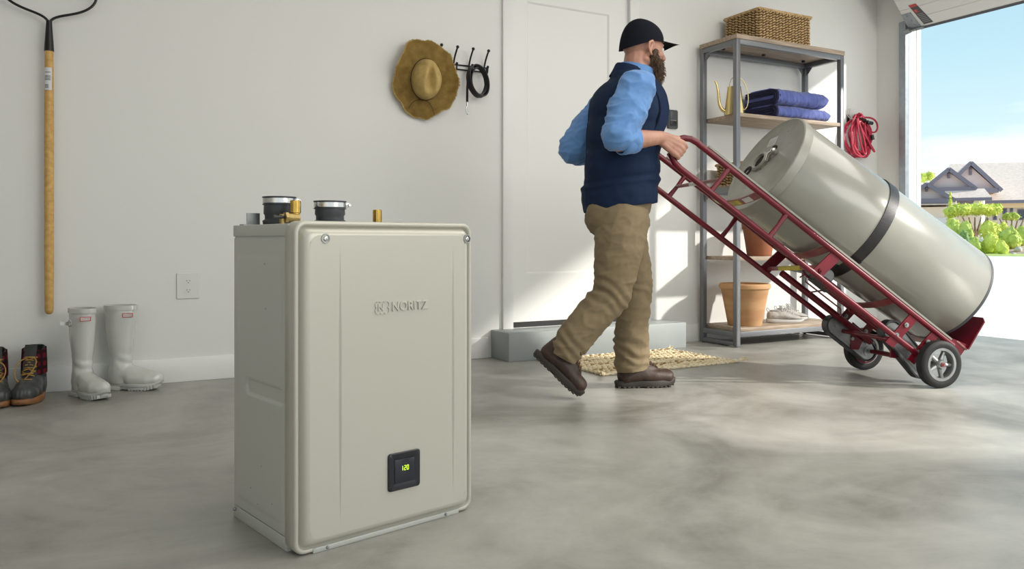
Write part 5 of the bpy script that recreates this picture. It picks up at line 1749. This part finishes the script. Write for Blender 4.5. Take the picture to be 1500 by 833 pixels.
b = new()
sphere(b, V3((0.040, 0, 1.26)), (0.120, 0.160, 0.17), rot=Matrix.Rotation(R(20), 3, 'Z')); sphere(b, V3((0.02, 0, 1.04)), (0.130, 0.150, 0.16))
sleeve(b, shR, elR, wR, 0.24); sleeve(b, shL, elL, wL, 0.22)
chain(b, [(V3((0.060, 0, 1.40)), 0.085), (neck + V3((-0.004, 0, -0.005)), 0.073)])
b = remesh(b, 0.0055, 5)
displace(b, lambda c, n: folds(c, n, 1.0, 0))
d_ = (wR - elR).normalized()
part('shirt', b, 'shirt', man, smooth=90)
# rolled cuffs
for el, wr, cf, nm in ((elR, wR, 0.35, 'a'), (elL, wL, 0.31, 'b')):
    b = new()
    d_ = (wr - el).normalized(); p = el.lerp(wr, cf)
    prf = [(0.050, 0.012), (0.057, 0.014), (0.0605, 0.004), (0.061, -0.030), (0.063, -0.040), (0.0625, -0.062), (0.055, -0.066)]
    lathe(b, prf, 36, axis_mtx(p, d_))
    displace(b, lambda c, n: 0.0025 * fbm(c, 26))
    part('rolled_cuff', b, 'shirt', man, smooth=80)
# shirt collar
b = new()
rings = []
for z, g in ((1.445, 0.078), (1.470, 0.076), (1.492, 0.0725), (1.494, 0.0775), (1.470, 0.083), (1.452, 0.086)):
    rings.append([(0.072 + (z - 1.45) * 0.5 + g * math.cos(a) * 1.02 + 0.0, 0.012 + g * math.sin(a), z - 0.020 * math.cos(a)) for a in [2 * PI * k / 36 for k in range(36)]])
loft(b, rings, cap0=False, cap1=False)
part('shirt_collar', b, 'shirt', man, smooth=60)

# --- vest
b = new()
RV = Matrix.Rotation(R(20), 3, 'Z')
sphere(b, V3((0.030, 0.0, 1.285)), (0.160, 0.195, 0.165), rot=RV, u=32, v=20)
sphere(b, V3((0.028, 0.0, 1.17)), (0.170, 0.185, 0.20), rot=RV, u=32, v=20)
sphere(b, V3((0.018, 0.0, 1.02)), (0.172, 0.178, 0.20), rot=RV, u=32, v=20)
sphere(b, V3((0.006, 0.0, 0.90)), (0.172, 0.186, 0.20), rot=RV, u=32, v=20)
chain(b, [(V3((-0.01, 0.14, 1.375)), 0.060), (V3((0.045, 0.0, 1.415)), 0.078), (V3((0.055, -0.125, 1.375)), 0.062)], 20)
chain(b, [(V3((0.050, 0, 1.40)), 0.100), (neck + V3((-0.004, 0, -0.02)), 0.088)], 24)
b = remesh(b, 0.006, 8, 0.6)
cut(b, (0.01, 0, 0.848), (0.14, 0, -1)); cut(b, (0.07, 0, 1.462), (0.42, 0, 1))
def vest_folds(c, n):
    v = 0.0045 * fbm((c.x, c.y, c.z * 0.8), 9, 3) + 0.0022 * fbm((c.x * 1.3, c.y, c.z * 2), 18, 8)
    v += 0.006 * math.exp(-((c.z - 0.955 - 0.12 * c.x) / 0.012) ** 2) - 0.005 * math.exp(-((c.z - 0.975 - 0.12 * c.x) / 0.010) ** 2)
    return v
displace(b, vest_folds)
ve = part('vest', b, 'vest', man, smooth=90)
ve.modifiers.new('s', 'SOLIDIFY').thickness = 0.006
b = new()
tube(b, [V3((-0.138, -0.075, 1.28)), V3((-0.150, -0.080, 1.18)), V3((-0.152, -0.085, 1.05)), V3((-0.140, -0.088, 0.94))], 0.0022, 6)
part('seam', b, 'vest', ve)
# stand collar of the vest with its turned-down front edge
b = new()
rings = []
for z, g in ((1.425, 0.094), (1.450, 0.089), (1.478, 0.0835), (1.482, 0.080), (1.450, 0.083)):
    rings.append([(0.068 + (z - 1.45) * 0.35 + g * math.cos(a) * 1.05, 0.012 + g * math.sin(a), z - 0.030 * math.cos(a) - 0.018 * max(0, math.cos(a))) for a in [2 * PI * k / 40 for k in range(40)]])
loft(b, rings, cap0=False, cap1=False)
displace(b, lambda c, n: 0.003 * fbm(c, 22))
part('vest_collar', b, 'vest', man, smooth=60)
# armhole binding of the near side and open front lapel
b = new()
pts = []
for k in range(30):
    a = 2 * PI * k / 30
    p = V3((0.052, -0.150, 1.33)) + V3((0.30, 0.10, 0)).normalized() * (0.088 * math.cos(a)) + V3((0, 0.25, 1)).normalized() * (0.108 * math.sin(a)) + V3((0, 0.018 * math.cos(2 * a), 0))
    pts.append(p)
tube(b, pts, 0.0075, 8, closed=True)
part('armhole_binding', b, 'vest', ve, smooth=70)
b = new()
lap = bez([(0.130, -0.085, 1.425), (0.185, -0.130, 1.36), (0.225, -0.105, 1.27), (0.150, -0.135, 1.16)], 18)
ribbon(b, lap, [V3((0.9, 0.5, 0.25))] * len(lap), 0.050, 0.006)
displace(b, lambda c, n: 0.004 * fbm(c, 18))
bmesh.ops.bevel(b, geom=b.edges[:], offset=0.002, segments=2, affect='EDGES')
part('lapel', b, 'vest', ve, smooth=80)
b = new()
tube(b, bez([(0.166, -0.080, 1.09), (0.172, -0.082, 1.02), (0.158, -0.085, 0.93)], 10), 0.0025, 6)
part('pocket_zip', b, 'black', ve)

# --- trousers
b = new()
sphere(b, V3((0.004, 0.0, 0.870)), (0.148, 0.166, 0.12), u=28, v=18)
sphere(b, V3((-0.036, -0.06, 0.815)), (0.115, 0.098, 0.115), u=24, v=16); sphere(b, V3((-0.034, 0.07, 0.815)), (0.110, 0.098, 0.115), u=24, v=16)
chain(b, [(hipR + V3((0.014, 0.022, -0.055)), 0.122), (hipR.lerp(knR, 0.45) + V3((0.014, 0, 0)), 0.108), (knR + V3((0.008, 0, 0.01)), 0.082)], 24)
chain(b, [(knR, 0.080), (knR.lerp(anR, 0.5) + V3((-0.012, 0, -0.006)), 0.080), (anR + V3((0.014, 0, 0.018)), 0.073)], 24)
chain(b, [(hipL + V3((0.0, -0.01, -0.05)), 0.118), (hipL.lerp(knL, 0.5), 0.098), (knL, 0.076)], 24)
chain(b, [(knL, 0.076), (knL.lerp(anL, 0.5) + V3((-0.010, 0, 0)), 0.078), (anL + V3((0, 0, 0.03)), 0.080)], 24)
b = remesh(b, 0.0055, 6)
dR = (anR - knR).normalized(); dL = V3((0.05, 0, -1)).normalized()
def tr_folds(c, n):
    v = folds(c, n, 0.55, 21) * min(1, max(0, (0.88 - c.z) / 0.10))
    # horizontal stacking near knees and hems
    for (p, dd, sp, am, wd) in ((knR + V3((-0.04, 0, 0.02)), V3((0.5, 0, 1)), 26, 0.007, 0.09), (anR + V3((0.02, 0, 0.05)), -dR, 30, 0.006, 0.06), (anL + V3((0, 0, 0.09)), V3((0.25, 0.1, 1)), 28, 0.009, 0.085), (knL + V3((0, 0, -0.03)), V3((0.3, 0, 1)), 26, 0.005, 0.08)):
        q = c - p; dd = dd.normalized(); h = q.dot(dd)
        g = math.exp(-(h / wd) ** 2) * (1 if q.length < 0.22 else 0)
        v += am * 0.55 * g * math.sin(h * sp * 4.2 + 5 * fbm(c, 9, 2) + q.x * 14)
    return v
displace(b, tr_folds)
pR = anR + dR * 0.010; 
# hems: one cut for each leg, done on split halves so that they do not touch each other
bmR = b.copy()
for bb, keep in ((b, 'L'), (bmR, 'R')): pass
def cut_region(bb, co, no, region):
    geom = [f for f in bb.faces if region(f.calc_center_median())]
    es = {e for f in geom for e in f.edges}; vs = {v for f in geom for v in f.verts}
    bmesh.ops.bisect_plane(bb, geom=list(vs) + list(es) + geom, plane_co=co, plane_no=no, clear_outer=True)
bmR.free()
cut_region(b, anR + V3((-0.012, 0, -0.004)), V3((-0.50, 0, -0.86)) * 1.0, lambda c: c.x < -0.12 and c.z < 0.40)
cut_region(b, V3((0.08, 0, 0.083)), V3((0.12, 0, -1)), lambda c: c.x > -0.05 and c.z < 0.3)
cut(b, (0, 0, 0.955), (0, 0, 1))
tr = part('trousers', b, 'khaki', man, smooth=90)
tr.modifiers.new('s', 'SOLIDIFY').thickness = 0.004
b = new()   # back pocket tab, rivet and side seam
box(b, (-0.100, -0.118, 0.905), (0.020, 0.004, 0.012), rot=Matrix.Rotation(R(-35), 3, 'Z'))
part('pocket_tab', b, 'boot_dark', tr)
b = new(); sphere(b, (0.085, -0.142, 0.902), (0.005, 0.003, 0.005), u=8, v=6); part('rivet', b, 'dull', tr)

# --- boots
def workboot(ankle, heel, toe, up, name_label):
    """heel, toe: sole line end points; up: direction the shaft leaves the sole"""
    d = (toe - heel); L = d.length; d.normalize()
    u = (up - d * up.dot(d)).normalized(); s = u.cross(d).normalized()
    P_ = lambda x, y, z: heel + d * x + s * y + u * z
    RM = Matrix((d, s, u)).transposed()
    b = new()
    chain(b, [(ankle + up * 0.035, 0.056), (P_(0.070, 0, 0.105), 0.055), (P_(0.055, 0, 0.055), 0.046)], 20)
    for y in (-0.012, 0.012):
        chain(b, [(P_(0.050, y, 0.052), 0.034), (P_(0.12, y * 1.2, 0.060), 0.038), (P_(0.19, y * 1.6, 0.050), 0.036), (P_(L - 0.045, y * 1.1, 0.046), 0.032)], 16)
    capsule(b, P_(0.08, 0, 0.100), 0.050, P_(0.18, 0, 0.066), 0.040)
    sphere(b, P_(L - 0.050, 0, 0.048), (0.046, 0.046, 0.034), rot=RM)
    b = remesh(b, 0.0045, 6)
    displace(b, lambda c, n: 0.0016 * fbm(c, 30) )
    cut(b, P_(0, 0, 0.020), -u)
    bo = part('boot', b, 'boot', man, smooth=80, label=name_label)
    b = new()
    rings = []
    for z, g in ((0.0, 0.97), (0.004, 1.0), (0.026, 1.03), (0.032, 0.99)):
        pts = []
        for k in range(48):
            a = 2 * PI * k / 48
            x = L / 2 + L / 2 * (1 if math.cos(a) > 0 else -1) * abs(math.cos(a)) ** 0.85
            fr = x / L
            hw = (0.036 + 0.016 * math.sin(min(1, max(0, (fr - 0.3) / 0.65)) * PI)) * abs(math.sin(a)) ** 0.65 * (1 if math.sin(a) > 0 else -1)
            arch = 0.006 * math.exp(-((fr - 0.42) / 0.07) ** 2) if z < 0.01 else 0
            spring = 0.010 * max(0, (fr - 0.8) / 0.2) ** 1.5 * (1 if z < 0.03 else 1)
            pts.append(P_(L / 2 + (x - L / 2) * g, hw * g, z + arch + spring))
        rings.append(pts)
    loft(b, rings)
    so = part('boot_sole', b, 'boot_sole', bo, smooth=60)
    b = new()
    for k in range(13):
        x = 0.012 + (L - 0.03) * k / 12
        if 0.36 < x / L < 0.46: continue
        fr = x / L
        hw = 0.036 + 0.016 * math.sin(min(1, max(0, (fr - 0.3) / 0.65)) * PI) - (0.012 if k in (0, 12) else 0)
        for sy in (-1, 1):
            c = P_(x, sy * (hw - 0.006), 0.0015 + 0.010 * max(0, (fr - 0.8) / 0.2) ** 1.5)
            box(b, c, (0.013, 0.016, 0.008), rot=RM, bev=0.001)
    part('tread_lug', b, 'boot_sole', so)
    b = new()
    capsule(b, P_(0.118, 0, 0.112), 0.026, P_(0.104, 0, 0.150), 0.030)
    part('boot_tongue', b, 'boot_dark', bo)
    b = new()
    for k in range(5):
        x = 0.124 + 0.016 * k; z = 0.140 - 0.0085 * k
        tube(b, [P_(x, -0.026, z - 0.012), P_(x + 0.004, 0, z + 0.002), P_(x + 0.012, 0.026, z - 0.014)], 0.0030, 6)
        tube(b, [P_(x, 0.026, z - 0.012), P_(x + 0.004, 0, z + 0.003), P_(x + 0.012, -0.026, z - 0.014)], 0.0030, 6)
    for sg in (-1, 1):
        tube(b, bez([P_(0.125, 0, 0.142), P_(0.12, sg * 0.07, 0.175), P_(0.185, sg * 0.07, 0.14), P_(0.13, sg * 0.01, 0.142)], 10), 0.0026, 6)
    pieces('bootlace', b, 'boot_lace', bo)
workboot(anL, V3((0.008, 0.150, 0.002)), V3((0.300, 0.205, 0.002)), V3((-0.02, 0, 1)), 'flat left boot of brown leather')
workboot(anR, V3((-0.392, -0.105, 0.196)), V3((-0.190, -0.125, 0.004)), V3((0.66, 0, 0.72)).normalized(), 'right boot of brown leather raised on its toe')

# ================================================================== OUTSIDE
def camp(px, py, Y):      # world point seen at that bearing, Y metres away
    X = (px - 750) / 1160 * Y
    return Vector((0.8799 * X + 0.4752 * Y, -0.4752 * X + 0.8799 * Y, 0.70 - (py - 352) / 1160 * Y))
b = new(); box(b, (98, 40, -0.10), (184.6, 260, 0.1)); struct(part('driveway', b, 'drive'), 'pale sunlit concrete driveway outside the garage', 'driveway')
rs = random.Random(11)
# raised planting bed in front of the house
b = new()
cpt = camp(1440, 352, 46); 
n = 48; rings = []
for g, z in ((1.0, -0.05), (0.97, 0.06), (0.85, 0.22), (0.5, 0.42), (0.2, 0.5)):
    rings.append([(cpt.x + math.cos(a) * 5.5 * g, cpt.y + math.sin(a) * 11.0 * g, z) for a in [2 * PI * k / n for k in range(n)]])
b2 = b; loft(b, rings)
o = part('planting_bed', b, 'mulch'); struct(o, 'mulched planting bed in front of the house', 'ground')
b = new(); rings = []
for g, z in ((1.0, -0.049), (0.96, 0.03), (0.0001, 0.05)):
    rings.append([(camp(1425, 352, 44).x + math.cos(a) * 6.5 * g, camp(1425, 352, 44).y + math.sin(a) * 8.0 * g, z) for a in [2 * PI * k / n for k in range(n)]])
loft(b, rings)
tag(part('lawn', b, 'lawn'), 'strip of green lawn at the foot of the bushes outside', 'grass', kind='stuff')

def crown(name, blobs, m, parent, leaf=0.16, dens=230, seed=1, flat=1.0):
    """leafy mass: inner hull plus many small leaf cards"""
    r = random.Random(seed)
    b = new()
    for (c, rad) in blobs:
        c = Vector(c)
        rad = rad if isinstance(rad, tuple) else (rad, rad, rad * flat)
        rr = bmesh.ops.create_icosphere(b, subdivisions=3, radius=1, matrix=Matrix.Translation(c) @ Matrix.Diagonal((rad[0] * .86, rad[1] * .86, rad[2] * .86, 1)))
        for v in rr['verts']:
            d = v.co - c
            v.co = c + d * (1 + 0.22 * fbm(v.co, 2.2 / max(rad[0], 0.3), seed))
        nn = int(dens * rad[0] * rad[0]) + 60
        for k in range(nn):
            z = r.uniform(-1, 1); a = r.uniform(0, 2 * PI); q = math.sqrt(1 - z * z)
            u = Vector((q * math.cos(a), q * math.sin(a), z))
            p = c + Vector((u.x * rad[0], u.y * rad[1], u.z * rad[2])) * r.uniform(0.84, 1.06)
            t1 = Vector((r.uniform(-1, 1), r.uniform(-1, 1), r.uniform(-1, 1))).normalized(); t2 = u.cross(t1).normalized() * leaf * r.uniform(.5, 1); t1 = t1 * leaf * r.uniform(.5, 1.0)
            vs = [b.verts.new(p + t1), b.verts.new(p + t2 * 0.5), b.verts.new(p - t1), b.verts.new(p - t2 * 0.5)]
            b.faces.new(vs)
    return part(name, b, m, parent, smooth=None, world=True, kind=None)

def bed_z(x, y):
    q = math.hypot((x - cpt.x) / 5.5, (y - cpt.y) / 11.0)
    pr = ((0.0, 0.5), (0.2, 0.5), (0.5, 0.42), (0.85, 0.22), (0.97, 0.06), (1.0, -0.05), (99, -0.05))
    for (a, za), (c, zc_) in zip(pr[:-1], pr[1:]):
        if a <= q <= c: return za + (zc_ - za) * (q - a) / (c - a)
    return -0.05
def bush(px, py_top, py_bot, wpx, Y, m, label, name='bush', seed=1, group='clipped bushes in front of the house'):
    base = camp(px, py_bot, Y); s = Y / 1160.0
    ztop = base.z + (py_bot - py_top) * s; w = wpx * s
    base.z = bed_z(base.x, base.y) - 0.03; h = ztop - base.z
    t = thing(name, label, 'bush', (base.x, base.y, base.z), 0, group)
    z0 = base.z
    bl = [((base.x, base.y, z0 + h * 0.5), (w * 0.42, w * 0.42, h * 0.50))]
    r = random.Random(seed)
    for k in range(5):
        a = 2 * PI * k / 5 + r.uniform(0, 1)
        bl.append(((base.x + math.cos(a) * w * 0.24, base.y + math.sin(a) * w * 0.24, z0 + h * (0.30 + 0.25 * r.random())), (w * 0.32, w * 0.32, h * 0.36)))
    crown('foliage', bl, m, t, leaf=min(0.16, w * 0.09), dens=160, seed=seed)
    b = new()
    for k in range(3): tube(b, [(base.x + 0.05 * k, base.y, z0 - 0.15), (base.x + 0.1 * (k - 1), base.y, z0 + h * 0.4)], 0.03, 5)
    part('stem', b, 'bark', t, world=True)
    return t

# --- house far across the street
hs = thing('house', 'single-storey house with three gables and a brown shingle roof across the street', 'house', camp(1430, 366, 60) * 1.0)
ROOTH = ROOTM['house']
HT = R(-24)
fx_ = Vector((0.8799, -0.4752, 0)); fy_ = Vector((0.4752, 0.8799, 0))
fr_ = (fx_ * math.cos(HT) + fy_ * math.sin(HT)).normalized()   # facade runs right and away
fb_ = Vector((-fr_.y, fr_.x, 0))                                     # into the house
HO = camp(1345, 366, 58); HO.z = 0
def HP(x, d, z): return HO + fr_ * x + fb_ * d + Vector((0, 0, z))
S_ = 58 / 1160.0
def hx(px): # distance along the facade for a bearing
    # solve HO + fr*x on the bearing line
    X0 = (HO.x * 0.8799 - HO.y * 0.4752); Y0 = (HO.x * 0.4752 + HO.y * 0.8799)
    c_, s_ = math.cos(HT), math.sin(HT); k = (px - 750) / 1160
    return (k * Y0 - X0) / (c_ - k * s_)
def hz(px, py, d=0.0):
    x = hx(px); p = HP(x, d, 0); Y = p.x * 0.4752 + p.y * 0.8799
    return 0.70 - (py - 352) / 1160 * Y
def quad(bb, pts): bb.faces.new([bb.verts.new(p) for p in pts])
# walls
b = new()
zE = hz(1430, 296)
prism(b, [HP(hx(1384), 0.6, -0.1), HP(hx(1384) + 30, 0.6, -0.1), HP(hx(1384) + 30, 0.6, zE), HP(hx(1384), 0.6, zE)], fb_ * 10)
part('wall', b, 'stucco', hs, world=True)
b = new()
prism(b, [HP(hx(1310), -2.6, -0.1), HP(hx(1383), -2.6, -0.1), HP(hx(1383), -2.6, hz(1380, 303)), HP(hx(1310), -2.6, hz(1380, 303))], fb_ * 6)
part('garage_wall', b, 'stucco', hs, world=True)
# main roof: long slope to the right, hip on the left
zr = hz(1412, 239, 5); xr0 = hx(1412) + 0.2; xe0 = hx(1392); xe1 = xe0 + 30
b = new()
pts = [HP(xe0 - 0.6, -0.4, zE), HP(xe1, -0.4, zE), HP(xe1, 11.2, zE), HP(xe0 - 0.6, 11.2, zE)]
rA, rB = HP(xr0 - 0.6, 5.4, zr), HP(xe1, 5.4, zr - 0.4)
V = [b.verts.new(p) for p in pts] + [b.verts.new(rA), b.verts.new(rB)]
b.faces.new((V[0], V[1], V[5], V[4])); b.faces.new((V[3], V[4], V[5], V[2])); b.faces.new((V[0], V[4], V[3])); b.faces.new((V[1], V[2], V[5])); b.faces.new((V[0], V[3], V[2], V[1]))
part('roof', b, 'roof', hs, world=True, smooth=20)
b = new(); ribbon(b, [HP(xe0 - 0.6, -0.45, zE - 0.02), HP(xe1, -0.45, zE - 0.02)], (0, 0, 1), 0.22, 0.10); part('fascia_board', b, 'fascia', hs, world=True)
b = new(); ribbon(b, [HP(xe0 - 0.6, 0.3, zE - 0.26), HP(xe1, 0.3, zE - 0.26)], (0, 0, 1), 0.34, 0.4); part('eave_band', b, 'eave', hs, world=True)
def gable(pxa, pya, pxl, pyl, pxr, pyr, d0, depth, lbl):
    """gable dormer: apex and foot points in the photograph, d0 = distance of its face in front of the facade"""
    xa, xl, xr_ = hx(pxa), hx(pxl), hx(pxr)
    za, zl = hz(pxa, pya, d0), hz(pxr, pyr, d0)
    h = za - zl; half = (xr_ - xl) / 2; xa = (xl + xr_) / 2
    b = new()
    prism(b, [HP(xl + half * 0.10, d0 + 0.25, zl + 0.02), HP(xr_ - half * 0.10, d0 + 0.25, zl + 0.02), HP(xa, d0 + 0.25, za - h * 0.10)], fb_ * depth)
    g = part('gable_face', b, 'gable', hs, world=True, label=lbl)
    b = new()
    for s in (-1, 1):
        foot = HP(xa + s * half, d0 - 0.15, zl); ap = HP(xa, d0 - 0.15, za)
        foot2, ap2 = foot + fb_ * depth, ap + fb_ * depth
        u = Vector((0, 0, 0.16))
        prism(b, [foot, ap, ap2, foot2], u)
    part('gable_roof', b, 'roof', hs, world=True, smooth=20)
    b = new()
    for s in (-1, 1): ribbon(b, [HP(xa + s * half, d0 - 0.20, zl - 0.02), HP(xa, d0 - 0.20, za + 0.02)], (0, 0, 1), 0.26, 0.10)
    ribbon(b, [HP(xl + half * 0.10, d0 - 0.0, zl + 0.02), HP(xr_ - half * 0.10, d0 - 0.0, zl + 0.02)], (0, 0, 1), 0.30, 0.5)
    ribbon(b, [HP(xa, d0 + 0.18, za - h * 0.12), HP(xa, d0 + 0.18, za - h * 0.42)], fr_, 0.16, 0.12)
    ribbon(b, [HP(xa, d0 + 0.18, za - h * 0.30), HP(xa, d0 - 0.1, za - h * 0.20)], fr_, 0.12, 0.12)
    part('barge_board', b, 'fascia', g, world=True)
gable(1412, 239, 1376, 279, 1463, 279, -1.2, 5.0, 'tallest gable, farthest back')
gable(1385, 248, 1346, 277, 1421, 277, -3.4, 6.0, 'middle gable')
gable(1352, 270, 1312, 294, 1389, 294, -5.0, 5.0, 'lowest gable, at the left')
# porch roof skirt below the middle gable and garage front
b = new()
prism(b, [HP(hx(1378), -3.5, hz(1390, 277, -3.4)), HP(hx(1432), -3.5, hz(1390, 277, -3.4)), HP(hx(1440), -4.3, hz(1438, 289, -4.3)), HP(hx(1375), -4.3, hz(1438, 289, -4.3))], fb_ * 4)
part('porch_roof', b, 'roof', hs, world=True)
b = new(); pz = hz(1438, 291, -4.3)
ribbon(b, [HP(hx(1377), -4.3, pz), HP(hx(1440), -4.3, pz)], (0, 0, 1), 0.2, 0.12)
part('porch_fascia', b, 'fascia', hs, world=True)
for px in (1386, 1424):
    b = new(); p = HP(hx(px), -4.0, 0); box(b, (p.x, p.y, pz / 2), (0.45, 0.45, pz)); part('porch_post', b, 'stucco', hs, world=True)
b = new(); prism(b, [HP(hx(1310), -5.3, hz(1352, 300, -5)), HP(hx(1392), -5.3, hz(1352, 300, -5)), HP(hx(1389), -4.9, hz(1352, 294, -5)), HP(hx(1312), -4.9, hz(1352, 294, -5))], fb_ * 3)
part('garage_roof_skirt', b, 'roof', hs, world=True)
b = new(); prism(b, [HP(hx(1315), -4.6, 0), HP(hx(1384), -4.6, 0), HP(hx(1384), -4.6, hz(1352, 303, -5)), HP(hx(1315), -4.6, hz(1352, 303, -5))], fb_ * 4)
gw = part('garage_front', b, 'stucco', hs, world=True)
b = new()
for k in range(4):
    z0 = 0.05 + k * 0.55
    prism(b, [HP(hx(1346), -4.7, z0), HP(hx(1377), -4.7, z0), HP(hx(1377), -4.7, z0 + 0.52), HP(hx(1346), -4.7, z0 + 0.52)], fb_ * 0.08)
part('garage_door_panel', b, 'exterior', gw, world=True)
# windows in the right-hand wall
for px0, px1, p0, p1 in ((1470, 1477, 304, 322), (1481, 1486, 303, 318), (1492, 1506, 306, 322), (1456, 1462, 304, 322)):
    z0, z1 = hz(px0, p1), hz(px0, p0)
    b = new(); prism(b, [HP(hx(px0), 0.5, z0), HP(hx(px1), 0.5, z0), HP(hx(px1), 0.5, z1), HP(hx(px0), 0.5, z1)], fb_ * 0.2)
    wn = part('window', b, 'fascia', hs, world=True)
    b = new(); e_ = 0.08
    prism(b, [HP(hx(px0) + e_, 0.46, z0 + e_), HP(hx(px1) - e_, 0.46, z0 + e_), HP(hx(px1) - e_, 0.46, z1 - e_), HP(hx(px0) + e_, 0.46, z1 - e_)], fb_ * 0.05)
    part('pane', b, 'glass', wn, world=True)
b = new(); prism(b, [HP(hx(1446), 0.45, 0), HP(hx(1449), 0.45, 0), HP(hx(1449), 0.45, 2.3), HP(hx(1446), 0.45, 2.3)], fb_ * 0.1)
part('front_door', b, 'glass', hs, world=True)

# --- trees and bushes
def tree(name, label, px, py_bot, Y, canopy, m, seed, trunk_top):
    base = camp(px, py_bot, Y); base.z = bed_z(base.x, base.y) - 0.02
    t = thing(name, label, 'tree', base)
    s = Y / 1160.0
    bl = []
    for (cx_, cy_, rx_, rz_) in canopy:
        p = camp(cx_, cy_, Y); bl.append(((p.x, p.y, p.z), (rx_ * s, rx_ * s, rz_ * s)))
        r = random.Random(seed + cx_)
        for q in range(4):
            a = r.uniform(0, 6.28)
            bl.append(((p.x + math.cos(a) * rx_ * s * 0.6, p.y + math.sin(a) * rx_ * s * 0.6, p.z + r.uniform(-.3, .3) * rz_ * s), (rx_ * s * 0.5, rx_ * s * 0.5, rz_ * s * 0.6)))
    crown('foliage', bl, m, t, leaf=0.13, dens=170, seed=seed)
    b = new()
    tp = camp(px, trunk_top, Y)
    for k, dx in enumerate((-18, -9, 0, 9, 18)):
        e_ = camp(px + dx, trunk_top, Y)
        tube(b, [base + Vector((0, 0, -0.2)), base.lerp(tp, 0.3) + Vector((0.03 * k, 0, 0)), base.lerp(e_, 0.7), e_], [0.10, 0.08, 0.05, 0.03], 6)
    part('trunk', b, 'bark', t, world=True)
tree('ornamental_tree', 'flat-topped ornamental tree in front of the porch', 1428, 338, 46, ((1395, 310, 13, 9), (1412, 307, 16, 10), (1432, 306, 18, 10), (1450, 308, 15, 9), (1461, 303, 7, 5)), 'leaf', 4, 318)
tree('background_tree', 'yellow-green tree top rising behind the house', 1358, 370, 85, ((1352, 260, 8, 8), (1361, 258, 8, 7)), 'leaf', 9, 270)
tree('topiary_tree', 'small clipped round-topped tree at the right of the garden', 1482, 336, 47, ((1476, 317, 7, 5), (1485, 317, 8, 6)), 'leaf2', 14, 320)
# conifer
base = camp(1392, 340, 48); base.z = bed_z(base.x, base.y) - 0.05
t = thing('conifer', 'narrow young conifer left of the porch', 'tree', base)
bl = []
for k in range(8): bl.append(((base.x, base.y, base.z + 0.3 + k * 0.38), (0.34 * (1 - k / 8.5), 0.34 * (1 - k / 8.5), 0.24)))
crown('foliage', bl, 'leaf', t, leaf=0.09, dens=500, seed=3)
b = new(); tube(b, [base + Vector((0, 0, -0.3)), base + Vector((0, 0, 1.6))], [0.05, 0.02], 6); part('trunk', b, 'bark', t, world=True)
bush(1397, 316, 334, 26, 44, 'leaf2', 'bush at the far left below the flat-topped tree', seed=21)
bush(1415, 320, 345, 22, 43, 'leaf2', 'mid-green bush under the left edge of the flat-topped tree', seed=22)
bush(1412, 335, 352, 18, 42, 'leaf3', 'darker green bush low down beside the tank edge', seed=23)
bush(1450, 320, 340, 28, 45, 'leaf', 'yellow-green bush to the right of the tree trunk', seed=24)
bush(1452, 338, 357, 27, 40, 'leaf', 'round bush at the front of the bed', seed=25)
bush(1468, 350, 359, 17, 39, 'leaf', 'low ground-hugging bush at the front edge of the lawn', seed=26)
bush(1480, 330, 350, 30, 41, 'leaf2', 'large rounded bush at the right of the bed', seed=27)
bush(1497, 328, 347, 20, 42, 'leaf2', 'bush cut by the right picture edge', seed=28)
bush(1470, 322, 336, 16, 46, 'leaf', 'small bush in front of the windows', seed=29)
bush(1428, 345, 356, 20, 40, 'leaf2', 'low bush nearest to the tank edge', seed=30)
# white blossom patch
p = camp(1437, 345, 42); p.z = bed_z(p.x, p.y) + 0.35
t = thing('flower_patch', 'patch of white blossom in the middle of the planting bed', 'flowers', (p.x, p.y, p.z - 0.25))
b = new(); r = random.Random(8)
for k in range(420):
    q = Vector((p.x, p.y, p.z)) + fx_ * r.gauss(0, 0.42) + fy_ * r.gauss(0, 0.4) + Vector((0, 0, abs(r.gauss(0, 0.16)) - 0.12))
    bmesh.ops.create_icosphere(b, subdivisions=1, radius=r.uniform(0.02, 0.045), matrix=Matrix.Translation(q))
part('blossom', b, 'blossom', t, world=True, smooth=None, kind='stuff')
b = new()
for k in range(260):
    q = Vector((p.x, p.y, p.z - 0.2)) + fx_ * r.gauss(0, 0.42) + fy_ * r.gauss(0, 0.4)
    tube(b, [q, q + Vector((r.uniform(-.05, .05), r.uniform(-.05, .05), 0.22))], 0.012, 4)
part('stems', b, 'leaf3', t, world=True, smooth=None, kind='stuff')
for px, py, Y, sz, lb in ((1492, 352, 40, 0.17, 'pale rock under the right-hand bush'), (1485, 355, 39, 0.11, 'small pale rock beside the low bush'), (1396, 340, 41, 0.16, 'pale rock at the left end of the bed')):
    p = camp(px, py, Y); p.z = bed_z(p.x, p.y) + sz * 0.5
    b = new(); bmesh.ops.create_icosphere(b, subdivisions=3, radius=1, matrix=Matrix.Translation(p) @ Matrix.Diagonal((sz * 1.3, sz, sz * 0.8, 1)))
    displace(b, lambda c, n: 0.25 * sz * fbm(c, 3 / sz * 0.4))
    tag(part('rock', b, 'stone'), lb, 'rock')
